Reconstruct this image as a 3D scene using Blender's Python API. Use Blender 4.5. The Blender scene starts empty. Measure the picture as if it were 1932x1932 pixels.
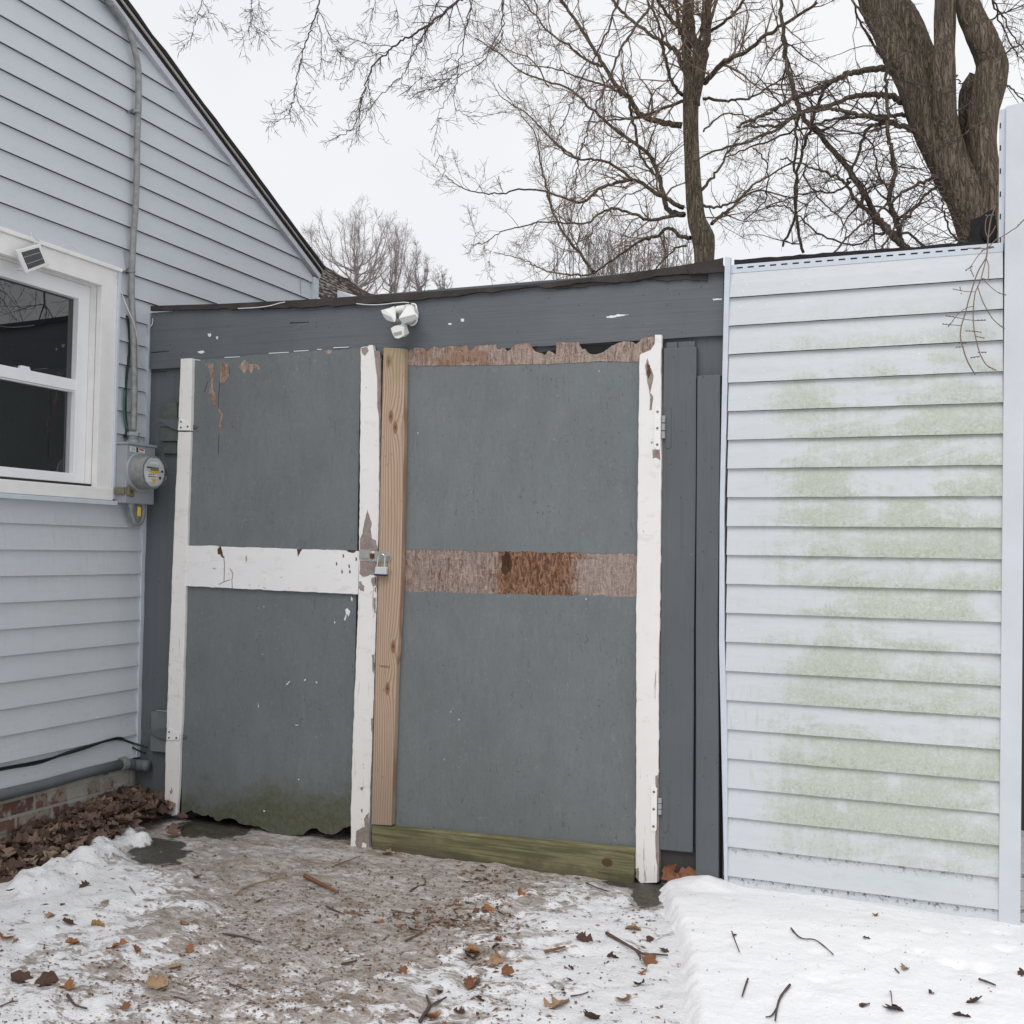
import bpy, bmesh, math, random
from mathutils import Vector, noise, geometry
R = math.radians
S = bpy.context.scene
COL = S.collection

# ------------------------------------------------------------------ camera
CAM = Vector((0, 0, 1.425))
RT = Vector((0.92705648, 0.37457871, 0.0160334)).normalized()
FW = Vector((-0.3749198, 0.92633948, 0.03647335)).normalized()
UP = RT.cross(FW).normalized()
RT = FW.cross(UP).normalized()
FPX, CPX = 2078.6, 966.0
cd = bpy.data.cameras.new("camera")
cam = bpy.data.objects.new("camera", cd)
COL.objects.link(cam)
from mathutils import Matrix
m = Matrix((RT, UP, -FW)).transposed().to_4x4()
m.translation = CAM
cam.matrix_world = m
cd.sensor_width = 36.0
cd.lens = 36.0 * FPX / 1932.0
cd.clip_start = 0.05
cd.clip_end = 2000
S.camera = cam

# ------------------------------------------------------------------ light
w = bpy.data.worlds.new("World"); S.world = w; w.use_nodes = True
nt = w.node_tree; nt.nodes.clear()
sky = nt.nodes.new("ShaderNodeTexSky"); sky.sky_type = 'NISHITA'; sky.sun_disc = False
sky.sun_elevation = R(50); sky.sun_rotation = R(184); sky.dust_density = 4; sky.air_density = 1.0
hs = nt.nodes.new("ShaderNodeHueSaturation"); hs.inputs['Saturation'].default_value = 0.25
tc = nt.nodes.new("ShaderNodeTexCoord")
cn = nt.nodes.new("ShaderNodeTexNoise"); cn.inputs['Scale'].default_value = 1.6; cn.inputs['Detail'].default_value = 4
cr = nt.nodes.new("ShaderNodeValToRGB")
cr.color_ramp.elements[0].position = .35; cr.color_ramp.elements[0].color = (9.0, 9.3, 9.9, 1)
cr.color_ramp.elements[1].position = .65; cr.color_ramp.elements[1].color = (10.6, 10.7, 10.9, 1)
mx = nt.nodes.new("ShaderNodeMix"); mx.data_type = 'RGBA'; mx.inputs[0].default_value = 0.88
bg = nt.nodes.new("ShaderNodeBackground"); bg.inputs['Strength'].default_value = 0.081
wo = nt.nodes.new("ShaderNodeOutputWorld")
nt.links.new(sky.outputs[0], hs.inputs['Color']); nt.links.new(tc.outputs['Generated'], cn.inputs['Vector'])
nt.links.new(cn.outputs[0], cr.inputs[0]); nt.links.new(hs.outputs[0], mx.inputs[6]); nt.links.new(cr.outputs[0], mx.inputs[7])
nt.links.new(mx.outputs[2], bg.inputs['Color']); nt.links.new(bg.outputs[0], wo.inputs[0])
sd = bpy.data.lights.new("sun", 'SUN'); sd.energy = 1.15; sd.angle = R(40); sd.color = (1, .97, .93)
so = bpy.data.objects.new("sun", sd); COL.objects.link(so)
so.rotation_euler = (R(40), 0, R(-4))
S.view_settings.view_transform = 'Standard'; S.view_settings.look = 'None'
S.view_settings.exposure = 0.25; S.view_settings.gamma = 1
S.render.engine = 'CYCLES'
S.cycles.use_denoising = True
S.cycles.max_bounces = 6

# ------------------------------------------------------------------ survey helpers
D = 4.75          # the shed front stands on the plane Y = D
XH = -4.06        # the house wall stands on the plane X = XH
GZ = lambda y: -0.02 * max(0.0, min(4.75 - y, 4.5))
def crop(ox, oy, s): return lambda x, y: ((ox + x / s) / 1.56522, (oy + y / s) / 1.56522)
cA = crop(0, 600, 1.9317); cB = crop(0, 1500, 1.61); cC = crop(400, 850, 2.1467); cD = crop(400, 1700, 2.1467)
cE = crop(1100, 850, 1.7564); cF = crop(1700, 600, 1.4592); cG = crop(1800, 1900, 1.5784); cH = crop(0, 2300, 1.932)
cI = crop(400, 0, 1.7564); cJ = crop(1300, 0, 1.932); cK = crop(2200, 0, 2.273); cL = crop(900, 2300, 1.7564)
cM = crop(1000, 1550, 6.44); cN = crop(300, 1250, 5.518); cO = crop(1080, 860, 8.782); cP = crop(2650, 600, 2.4147)
cQ = crop(0, 0, 1.932); cS = crop(800, 580, 2.76); cT = crop(1850, 2200, 3.863)
def ray(p): return FW + RT * ((p[0] - CPX) / FPX) - UP * ((p[1] - CPX) / FPX)
class Front:
    @staticmethod
    def sz(p, d=0.0):
        v = ray(p); t = (D - d - CAM.y) / v.y; q = CAM + v * t; return (q.x, q.z)
    @staticmethod
    def pt(s, z, d=0.0): return Vector((s, D - d, z))
class House:
    @staticmethod
    def sz(p, d=0.0):
        v = ray(p); t = (XH + d - CAM.x) / v.x; q = CAM + v * t; return (q.y, q.z)
    @staticmethod
    def pt(s, z, d=0.0): return Vector((XH + d, s, z))
def atY(p, Y): v = ray(p); return CAM + v * (Y / v.y)
def atG(p, z=None):
    v = ray(p); q = CAM + v * ((0 - CAM.z) / v.z)
    for _ in range(4): q = CAM + v * ((GZ(q.y) - CAM.z) / v.z)
    return q
def mp(c, pts): return [c(*p) for p in pts]

# ------------------------------------------------------------------ mesh helpers
WL = {}
def empty(name, loc, label=None, cat=None, group=None, parent=None):
    o = bpy.data.objects.new(name, None); COL.objects.link(o); o.empty_display_size = .1
    loc = Vector(loc); WL[o.name] = loc
    if parent: o.parent = parent; o.location = loc - WL[parent.name]
    else: o.location = loc
    tag(o, label, cat, group); return o
def tag(o, label=None, cat=None, group=None, kind=None):
    if label: o["label"] = label
    if cat: o["category"] = cat
    if group: o["group"] = group
    if kind: o["kind"] = kind
    return o
class MB:
    def __init__(s): s.v = []; s.f = []; s.m = []; s.mi = 0
    def face(s, idx): s.f.append(tuple(idx)); s.m.append(s.mi)
    def loft(s, A, B, capA=True, capB=True):
        n = len(A); k = len(s.v); s.v += [Vector(p) for p in A] + [Vector(p) for p in B]
        for i in range(n):
            j = (i + 1) % n; s.face((k + i, k + j, k + n + j, k + n + i))
        for cap, P, o in ((capA, A, 0), (capB, B, n)):
            if not cap: continue
            if n == 4: s.face([k + o + i for i in range(4)])
            else:
                for t in geometry.tessellate_polygon([[Vector(p) for p in P]]): s.face([k + o + i for i in t])
    def prism(s, plane, poly, d0, d1): s.loft([plane.pt(a, b, d1) for a, b in poly], [plane.pt(a, b, d0) for a, b in poly])
    def box(s, x0, x1, y0, y1, z0, z1):
        s.loft([(x0, y0, z0), (x1, y0, z0), (x1, y1, z0), (x0, y1, z0)], [(x0, y0, z1), (x1, y0, z1), (x1, y1, z1), (x0, y1, z1)])
    def tube(s, P, rad, sides=8, caps=True, bump=0.0, bs=8):
        P = [Vector(p) for p in P]; n = len(P)
        if not hasattr(rad, '__len__'): rad = [rad] * n
        k = len(s.v); prev = None
        for i, p in enumerate(P):
            t = (P[min(i + 1, n - 1)] - P[max(i - 1, 0)])
            if t.length < 1e-9: t = Vector((0, 0, 1))
            t.normalize()
            if prev is None: a = t.orthogonal().normalized()
            else:
                a = prev - t * prev.dot(t)
                a = a.normalized() if a.length > 1e-6 else t.orthogonal().normalized()
            prev = a; b = t.cross(a)
            for j in range(sides):
                th = 2 * math.pi * j / sides; dr = a * math.cos(th) + b * math.sin(th)
                r = rad[i]
                if bump:
                    q = p + dr * r
                    r *= 1 + bump * noise.noise(Vector((q.x * bs, q.y * bs, q.z * bs * .18))) + bump * .6 * noise.noise(Vector((q.x * bs * 4, q.y * bs * 4, q.z * bs * .5)))
                s.v.append(p + dr * r)
        for i in range(n - 1):
            for j in range(sides):
                j2 = (j + 1) % sides
                s.face((k + i * sides + j, k + i * sides + j2, k + (i + 1) * sides + j2, k + (i + 1) * sides + j))
        if caps and sides > 3:
            s.face([k + j for j in range(sides)][::-1]); s.face([k + (n - 1) * sides + j for j in range(sides)])
    def split(s):
        par = list(range(len(s.v)))
        def fd(i):
            while par[i] != i: par[i] = par[par[i]]; i = par[i]
            return i
        for f in s.f:
            a = fd(f[0])
            for j in f[1:]: par[fd(j)] = a
        out = {}
        for f, mi in zip(s.f, s.m):
            mb = out.setdefault(fd(f[0]), (MB(), {}))
            ids = []
            for j in f:
                if j not in mb[1]: mb[1][j] = len(mb[0].v); mb[0].v.append(s.v[j])
                ids.append(mb[1][j])
            mb[0].mi = mi; mb[0].face(ids)
        return [m_ for m_, _ in out.values()]
    def parts(s, name, mats, parent=None, **k):
        return [m_.build(name, mats, parent, **k) for m_ in s.split()]
    def build(s, name, mats, parent=None, bevel=0.0, smooth=False, label=None, cat=None, group=None, kind=None, origin=None):
        if not isinstance(mats, (list, tuple)): mats = [mats]
        xs = [p.x for p in s.v]; ys = [p.y for p in s.v]; zs = [p.z for p in s.v]
        o0 = Vector(origin) if origin else Vector(((min(xs) + max(xs)) / 2, (min(ys) + max(ys)) / 2, min(zs)))
        me = bpy.data.meshes.new(name)
        me.from_pydata([tuple(p - o0) for p in s.v], [], s.f)
        for mm in mats: me.materials.append(mm)
        if len(mats) > 1: me.polygons.foreach_set('material_index', s.m)
        if len(s.f) < 60000:
            bm = bmesh.new(); bm.from_mesh(me); bmesh.ops.recalc_face_normals(bm, faces=bm.faces); bm.to_mesh(me); bm.free()
        if smooth:
            me.polygons.foreach_set('use_smooth', [True] * len(me.polygons))
        o = bpy.data.objects.new(name, me); COL.objects.link(o); WL[o.name] = o0
        if parent: o.parent = parent; o.location = o0 - WL[parent.name]
        else: o.location = o0
        if bevel:
            bv = o.modifiers.new("bevel", 'BEVEL'); bv.width = bevel; bv.segments = 2; bv.limit_method = 'ANGLE'; bv.angle_limit = R(50)
            bv.use_clamp_overlap = True
        tag(o, label, cat, group, kind); return o
def rough(poly, step=.02, amp=.002, seed=0, which=None, closed=True):
    """subdivide a 2-D outline and make its edges uneven; 'which' = set of edge numbers to roughen"""
    rg = random.Random(seed); out = []; n = len(poly)
    for i in range(n if closed else n - 1):
        a = Vector(poly[i]); b = Vector(poly[(i + 1) % n]); out.append(tuple(a)); e = b - a; L = e.length
        if which is not None and i not in which: continue
        k = int(L / step); nn = Vector((-e.y, e.x)).normalized() if L > 1e-9 else Vector((0, 0))
        for j in range(1, k):
            q = a + e * (j / k); out.append(tuple(q + nn * (rg.uniform(-1, 1) * amp + amp * 1.6 * noise.noise(Vector((q.x * 9, q.y * 9, seed))))))
    if not closed: out.append(tuple(poly[-1]))
    return out
def slab(name, plane, crp, pts, d0, d1, mat, parent, bevel=0.002, amp=0, step=.03, seed=1, which=None, **k):
    poly = [plane.sz(crp(*p) if crp else p, d1) for p in pts]
    if amp: poly = rough(poly, step, amp, seed, which)
    mb = MB(); mb.prism(plane, poly, d0, d1)
    return mb.build(name, mat, parent, bevel=bevel, **k)
def lerp(a, b, t): return a + (b - a) * t
def smooth(a, b, x):
    t = max(0., min(1., (x - a) / (b - a))); return t * t * (3 - 2 * t)
def catmull(P, sub=4):
    P = [Vector(p) for p in P]; out = []
    for i in range(len(P) - 1):
        p0 = P[max(i - 1, 0)]; p1 = P[i]; p2 = P[i + 1]; p3 = P[min(i + 2, len(P) - 1)]
        for j in range(sub):
            t = j / sub
            out.append(.5 * ((2 * p1) + (p2 - p0) * t + (2 * p0 - 5 * p1 + 4 * p2 - p3) * t * t + (3 * p1 - p0 - 3 * p2 + p3) * t ** 3))
    out.append(P[-1]); return out

# ------------------------------------------------------------------ material helpers
class N:
    def __init__(s, name, rough=.7, spec=.3, metal=0.0):
        s.mat = bpy.data.materials.new(name); s.mat.use_nodes = True; s.t = s.mat.node_tree
        s.b = s.t.nodes['Principled BSDF']; s.b.inputs['Roughness'].default_value = rough
        s.b.inputs['Specular IOR Level'].default_value = spec; s.b.inputs['Metallic'].default_value = metal
        s.geo = s.t.nodes.new('ShaderNodeNewGeometry'); s.pos = s.geo.outputs['Position']
        s.x = s.y = s.z = None
    def xyz(s):
        if s.x is None:
            sp = s.t.nodes.new('ShaderNodeSeparateXYZ'); s.t.links.new(s.pos, sp.inputs[0]); s.x, s.y, s.z = sp.outputs
        return s.x, s.y, s.z
    def put(s, sock, v):
        if isinstance(v, bpy.types.NodeSocket): s.t.links.new(v, sock)
        elif isinstance(v, (tuple, list)) and len(v) == 3 and sock.type == 'RGBA': sock.default_value = (*v, 1)
        else: sock.default_value = v
    def m(s, op, a, b=0.0, c=0.0, clamp=False):
        n = s.t.nodes.new('ShaderNodeMath'); n.operation = op; n.use_clamp = clamp
        s.put(n.inputs[0], a); s.put(n.inputs[1], b); s.put(n.inputs[2], c); return n.outputs[0]
    def vscale(s, sc, off=(0, 0, 0), rot=(0, 0, 0), v=None):
        n = s.t.nodes.new('ShaderNodeMapping'); s.put(n.inputs[0], v or s.pos)
        n.inputs['Scale'].default_value = sc; n.inputs['Location'].default_value = off; n.inputs['Rotation'].default_value = rot
        return n.outputs[0]
    def noise(s, sc=5, detail=4, rg=.55, dist=0, off=(0, 0, 0), rot=(0, 0, 0), v=None, col=False):
        if not isinstance(sc, tuple): sc = (sc, sc, sc)
        vv = s.vscale(sc, off, rot, v)
        n = s.t.nodes.new('ShaderNodeTexNoise'); s.t.links.new(vv, n.inputs['Vector']); n.inputs['Scale'].default_value = 1
        n.inputs['Detail'].default_value = detail; n.inputs['Roughness'].default_value = rg; n.inputs['Distortion'].default_value = dist
        return n.outputs[1] if col else s.m('ADD', s.m('MULTIPLY', n.outputs[0], 1.7), -.35)
    def voro(s, sc=5, feat='F1', off=(0, 0, 0), rot=(0, 0, 0), out=0, rnd=1.0):
        if not isinstance(sc, tuple): sc = (sc, sc, sc)
        n = s.t.nodes.new('ShaderNodeTexVoronoi'); n.feature = feat; s.t.links.new(s.vscale(sc, off, rot), n.inputs['Vector'])
        n.inputs['Scale'].default_value = 1; n.inputs['Randomness'].default_value = rnd; return n.outputs[out]
    def ramp(s, f, stops):
        n = s.t.nodes.new('ShaderNodeValToRGB'); e = n.color_ramp.elements
        while len(e) < len(stops): e.new(.5)
        for i, (p, c) in enumerate(stops):
            e[i].position = p; e[i].color = (c, c, c, 1) if not isinstance(c, tuple) else (*c, 1)
        s.put(n.inputs[0], f); return n.outputs[0]
    def step(s, f, a, b): # smooth 0..1
        n = s.t.nodes.new('ShaderNodeMapRange'); n.interpolation_type = 'SMOOTHSTEP'; s.put(n.inputs[0], f)
        s.put(n.inputs[1], a); s.put(n.inputs[2], b); return n.outputs[0]
    def mix(s, f, a, b, mode='MIX'):
        n = s.t.nodes.new('ShaderNodeMix'); n.data_type = 'RGBA'; n.blend_type = mode
        s.put(n.inputs[0], f); s.put(n.inputs[6], a); s.put(n.inputs[7], b); return n.outputs[2]
    def bump(s, h, st=.3, dist=.01):
        n = s.t.nodes.new('ShaderNodeBump'); n.inputs['Strength'].default_value = st; n.inputs['Distance'].default_value = dist
        s.put(n.inputs['Height'], h); s.t.links.new(n.outputs[0], s.b.inputs['Normal'])
    def attr(s, name):
        n = s.t.nodes.new('ShaderNodeAttribute'); n.attribute_name = name; return n.outputs['Fac']
    def col(s, c): s.put(s.b.inputs['Base Color'], c); return s.mat
    def blob(s, x, z, rx, rz, soft=.5):
        X, Y, Z = s.xyz()
        a = s.m('POWER', s.m('ABSOLUTE', s.m('DIVIDE', s.m('SUBTRACT', X, x), rx)), 2.0)
        b = s.m('POWER', s.m('ABSOLUTE', s.m('DIVIDE', s.m('SUBTRACT', Z, z), rz)), 2.0)
        return s.m('SUBTRACT', 1.0, s.m('ADD', a, b), clamp=True)

def m_plain(name, c, rough=.6, spec=.3, metal=0, var=.12, sc=14, bump=.0):
    n = N(name, rough, spec, metal)
    f = n.noise(sc, 5, .6); k = tuple(x * (1 - var) for x in c); h = tuple(min(1, x * (1 + var)) for x in c)
    if bump: n.bump(n.noise(sc * 8, 3), bump, .002)
    return n.col(n.mix(f, k, h))

def m_siding(name, algae):
    n = N(name, .42, .4)
    X, Y, Z = n.xyz()
    base = n.mix(n.noise((3, 3, 3), 4), (.530, .566, .602), (.570, .604, .636)) if not algae else n.mix(n.noise((3, 3, 3), 4), (.545, .575, .598), (.585, .612, .632))
    grime = n.step(n.noise((9, 9, 55), 5, .65, off=(3, 1, 2)), .5, .95)
    base = n.mix(n.m('MULTIPLY', grime, .22), base, (.38, .40, .42))
    sp = n.step(n.voro(31, off=(1, 5, 2)), .11, .05)
    base = n.mix(n.m('MULTIPLY', sp, n.step(n.noise(2.3, 2), .6, .72)), base, (.8, .8, .8))
    if algae:
        lap = n.m('FRACT', n.m('DIVIDE', n.m('SUBTRACT', Z, 0.078 - .1228 * 4), .1228))
        lapn = n.m('FLOOR', n.m('DIVIDE', n.m('SUBTRACT', Z, 0.078 - .1228 * 4), .1228))
        per = n.t.nodes.new('ShaderNodeTexWhiteNoise'); per.noise_dimensions = '1D'; n.t.links.new(lapn, per.inputs[1])
        cv = n.t.nodes.new('ShaderNodeCombineXYZ'); n.t.links.new(X, cv.inputs[0]); n.t.links.new(n.m('MULTIPLY', lapn, 3.7), cv.inputs[1]); n.t.links.new(Z, cv.inputs[2])
        low = n.m('ADD', n.m('MULTIPLY', n.step(lap, .8, .0), .16), n.m('MULTIPLY', n.step(lap, .78, .98), .14))
        side = n.step(n.m('ADD', X, n.m('MULTIPLY', n.m('SUBTRACT', n.noise((3, 3, 9), 5, .7, .5), .5), .30)), -.88, -.52)
        mid = n.m('MULTIPLY', n.step(Z, 2.68, 2.0), n.step(Z, .02, .36))
        big = n.noise((2.3, 1, 6.0), 5, .64, .6, off=(7, 3, 1), v=cv.outputs[0])
        a = n.m('MULTIPLY', n.step(n.m('ADD', n.m('ADD', big, low), n.m('MULTIPLY', per.outputs[0], .13)), .30, .84), n.m('MULTIPLY', side, mid))
        fine = n.noise(70, 6, .74, 1.2)
        green = n.mix(n.noise((2.2, 2.2, 2.2), 3, off=(4, 4, 4)), (.400, .440, .350), (.455, .485, .425))
        stk = n.noise((30, 30, 3), 4, .65, .4, off=(6, 6, 6))
        tex = n.m('ADD', n.m('MULTIPLY', n.m('SUBTRACT', fine, .5), .95), n.m('MULTIPLY', n.m('SUBTRACT', stk, .5), .55))
        wt = n.m('MULTIPLY', n.step(n.m('ADD', a, tex), .08, 1.15), n.step(a, .0, .25))
        base = n.mix(n.m('MULTIPLY', wt, .95), base, green)
        spk = n.step(n.noise(95, 5, .75, .3, off=(5, 0, 9)), .46, .68)
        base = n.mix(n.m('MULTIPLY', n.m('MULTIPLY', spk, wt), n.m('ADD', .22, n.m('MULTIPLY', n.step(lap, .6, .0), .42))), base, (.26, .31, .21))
        lgt = n.step(n.noise(80, 5, .75, .3, off=(1, 3, 9)), .50, .25)
        base = n.mix(n.m('MULTIPLY', n.m('MULTIPLY', lgt, wt), .50), base, (.60, .62, .60))
        drp = n.m('MULTIPLY', n.step(n.noise((42, 42, 2.2), 4, .6, .3, off=(8, 1, 1)), .62, .85), n.step(n.noise((3, 3, 5), 3, .6, off=(3, 9, 1)), .48, .7))
        base = n.mix(n.m('MULTIPLY', n.m('MULTIPLY', drp, mid), .30), base, (.36, .40, .31))
        gg = n.m('MULTIPLY', n.step(n.noise((6, 6, 22), 6, .75, .5, off=(4, 4, 2)), .42, .85), n.step(X, -.93, -.70))
        base = n.mix(n.m('MULTIPLY', gg, .22), base, (.40, .44, .38))
        yl = n.step(n.m('ADD', n.noise((1.9, 1.9, 3.0), 4, .6, off=(2, 6, 9)), n.m('MULTIPLY', n.step(X, -.1, .15), .18)), .80, .98)
        base = n.mix(n.m('MULTIPLY', n.m('MULTIPLY', yl, wt), .60), base, (.41, .43, .25))
        br = n.step(n.m('ABSOLUTE', n.m('SUBTRACT', n.noise(30, 3, .6, 2.5, off=(2, 9, 4)), .5)), .030, .006)
        br = n.m('MULTIPLY', br, n.step(n.noise((5, 5, 12), 3, .6, off=(5, 5, 0)), .55, .7))
        base = n.mix(n.m('MULTIPLY', n.m('MULTIPLY', br, a), .75), base, (.62, .65, .64))
        dk = n.m('MULTIPLY', n.step(n.noise((70, 70, 90), 5, .75, .6, off=(8, 2, 6)), .60, .80), n.step(n.noise((5, 5, 9), 4, .7, off=(1, 2, 6)), .56, .75))
        base = n.mix(n.m('MULTIPLY', n.m('MULTIPLY', dk, a), .60), base, (.25, .28, .21))
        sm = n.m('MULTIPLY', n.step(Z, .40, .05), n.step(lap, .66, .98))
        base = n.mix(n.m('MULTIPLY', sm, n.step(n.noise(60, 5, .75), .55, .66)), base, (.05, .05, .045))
    else:
        run = n.m('MULTIPLY', n.step(n.noise((34, 34, 1.4), 4, .65, .2, off=(1, 1, 4)), .55, .9), n.m('MULTIPLY', n.step(Z, 1.63, 1.55), n.step(Z, .5, 1.5)))
        base = n.mix(n.m('MULTIPLY', run, .30), base, (.36, .35, .32))
        spl = n.m('MULTIPLY', n.step(n.noise((40, 40, 40), 5, .75, off=(1, 7, 4)), .60, .80), n.step(Z, .9, .3)); base = n.mix(n.m('MULTIPLY', spl, .35), base, (.30, .29, .26))
        st = n.step(n.noise((22, 22, 3), 4, .6, off=(5, 5, 5)), .55, 1.0)
        base = n.mix(n.m('MULTIPLY', st, .12), base, (.40, .40, .38))
    n.bump(n.noise((60, 60, 160), 3), .08, .002)
    return n.col(base)

def m_greypaint(name, c, osb=True, moss=False, grain='z'):
    n = N(name, .60, .25)
    X, Y, Z = n.xyz()
    lo = tuple(x * .86 for x in c); hi = tuple(x * 1.12 for x in c)
    base = n.mix(n.noise(2.2, 4, .6), lo, hi)
    if osb:
        def strokes(sc, rot, off, thr, keep):
            wv = n.t.nodes.new('ShaderNodeVectorMath'); wv.operation = 'ADD'
            nz = n.noise(9, 2, .5, off=off, col=True); sc_ = n.t.nodes.new('ShaderNodeVectorMath'); sc_.operation = 'SCALE'; n.t.links.new(nz, sc_.inputs[0]); sc_.inputs['Scale'].default_value = .05
            n.t.links.new(n.pos, wv.inputs[0]); n.t.links.new(sc_.outputs[0], wv.inputs[1])
            rv = n.t.nodes.new('ShaderNodeVectorRotate'); rv.rotation_type = 'Y_AXIS'; n.t.links.new(wv.outputs[0], rv.inputs['Vector']); rv.inputs['Angle'].default_value = rot[1]
            sp3 = n.t.nodes.new('ShaderNodeSeparateXYZ'); n.t.links.new(n.vscale(sc, off, (0, 0, 0), rv.outputs[0]), sp3.inputs[0]); c3 = n.t.nodes.new('ShaderNodeCombineXYZ'); n.t.links.new(sp3.outputs[0], c3.inputs[0]); n.t.links.new(sp3.outputs[2], c3.inputs[1])
            v = n.t.nodes.new('ShaderNodeTexVoronoi'); v.voronoi_dimensions = '2D'; n.t.links.new(c3.outputs[0], v.inputs['Vector']); v.inputs['Scale'].default_value = 1
            sx = n.t.nodes.new('ShaderNodeSeparateColor'); n.t.links.new(v.outputs[1], sx.inputs[0])
            return n.m('MULTIPLY', n.step(v.outputs[0], thr, thr * .35), n.step(sx.outputs[0], keep, keep + .08))
        s1 = strokes((58, 1, 13), (0, .25, 0), (3, 0, 1), .15, .74); s2 = strokes((48, 1, 12), (0, -.55, 0), (9, 0, 4), .14, .76); s3 = strokes((16, 1, 60), (0, .15, 0), (5, 0, 8), .15, .78)
        s4 = strokes((20, 1, 5), (0, -.3, 0), (1, 0, 7), .085, .72); s5 = strokes((26, 1, 8), (0, .8, 0), (6, 0, 2), .09, .80); s1 = n.m('MAXIMUM', s1, n.m('MAXIMUM', s4, s5))
        gr = n.noise((70, 70, 14), 4, .65, .5)
        base = n.mix(n.m('MULTIPLY', n.step(n.noise((9, 9, 2.2), 5, .7, .8, off=(6, 1, 3)), .35, .85), .30), base, tuple(x * .74 for x in c))
        base = n.mix(n.m('MULTIPLY', n.step(n.noise((17, 17, 12), 5, .7, 1.0, off=(2, 1, 9)), .55, .95), .30), base, tuple(x * 1.32 for x in c))
        patch = n.m('ADD', n.m('MULTIPLY', n.step(n.noise(3.2, 5, .7, off=(3, 3, 3)), .42, .80), .92), .06)
        dk = n.m('MULTIPLY', n.m('MAXIMUM', n.m('MAXIMUM', s1, n.m('MULTIPLY', s2, .6)), s3), patch)
        base = n.mix(n.m('MULTIPLY', n.step(gr, .45, .95), .22), base, tuple(x * .62 for x in c))
        base = n.mix(n.m('MULTIPLY', n.step(n.noise((26, 26, 60), 3, .6, .4, rot=(0, .6, 0)), .6, 1.0), .25), base, tuple(x * 1.45 for x in c))
        base = n.mix(n.m('MULTIPLY', dk, .58), base, (.040, .046, .050))
        fl = n.m('MULTIPLY', n.step(n.noise((52, 52, 17), 6, .80, 1.6, off=(3, 3, 3)), .60, .74), n.m('ADD', .22, n.m('MULTIPLY', n.step(n.noise(4.4, 5, .7, off=(7, 3, 3)), .38, .78), .75)))
        fl2 = n.m('MULTIPLY', n.step(n.noise((24, 24, 60), 6, .80, 1.6, rot=(0, .5, 0), off=(3, 5, 3)), .64, .80), n.step(n.noise(3.1, 5, .7, off=(1, 3, 9)), .45, .80))
        base = n.mix(n.m('MULTIPLY', n.m('MAXIMUM', fl, fl2), .55), base, (.052, .058, .062))
        base = n.mix(n.m('MULTIPLY', n.step(n.noise((60, 60, 26), 6, .8, 1.2, off=(9, 3, 0)), .60, .80), .28), base, (.30, .32, .32))
        wl = n.m('MULTIPLY', n.m('MAXIMUM', strokes((14, 1, 50), (0, .9, 0), (2, 0, 2), .10, .70), strokes((60, 1, 16), (0, .3, 0), (8, 0, 2), .13, .70)), n.step(n.noise((4, 4, 4), 3, .6, off=(1, 8, 6)), .62, .82)); base = n.mix(n.m('MULTIPLY', wl, .6), base, (.42, .43, .43))
        n.bump(n.m('SUBTRACT', n.m('MULTIPLY', gr, .6), dk), .5, .004)
    else:
        g = n.noise((75, 75, 1.6) if grain == 'z' else (1.6, 75, 75), 5, .6, .3); g2 = n.noise((160, 160, 5) if grain == 'z' else (5, 160, 160), 3, .6, .3, off=(4, 4, 4))
        base = n.mix(n.m('MULTIPLY', n.step(g, .5, .95), .35), base, tuple(x * .55 for x in c))
        base = n.mix(n.m('MULTIPLY', n.step(g2, .82, .95), .75), base, tuple(x * .3 for x in c))
        base = n.mix(n.m('MULTIPLY', n.step(n.voro(22, off=(7, 7, 7)), .10, .06), .6), base, (.03, .03, .035))
        n.bump(n.m('ADD', g, n.m('MULTIPLY', g2, .4)), .35, .004)
    # little chips and specks of bare or white stuff
    ch = n.step(n.voro(24, off=(2, 7, 3)), .12, .07); ch = n.m('MULTIPLY', ch, n.step(n.noise(4.1, 2, off=(9, 9, 9)), .76, .86))
    base = n.mix(n.m('MULTIPLY', ch, .8), base, (.55, .56, .55))
    ch2 = n.step(n.noise((50, 50, 34), 3, .7, 1.2, off=(0, 8, 0)), .985, 1.01)
    base = n.mix(n.m('MULTIPLY', ch2, .6), base, (.42, .42, .40))
    if moss:
        mz = n.m('ADD', Z, n.m('MULTIPLY', n.m('SUBTRACT', n.noise(3.5, 5, .7), .5), .38))
        gx = n.m('ADD', mz, n.m('MULTIPLY', n.m('ABSOLUTE', n.m('SUBTRACT', X, -3.2)), .12))
        base = n.mix(n.m('MULTIPLY', n.step(gx, .36, .10), n.ramp(n.noise(40, 4, .7), [(.3, .6), (.7, 1.0)])), base, (.085, .088, .048))
    return n.col(base)

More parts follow.
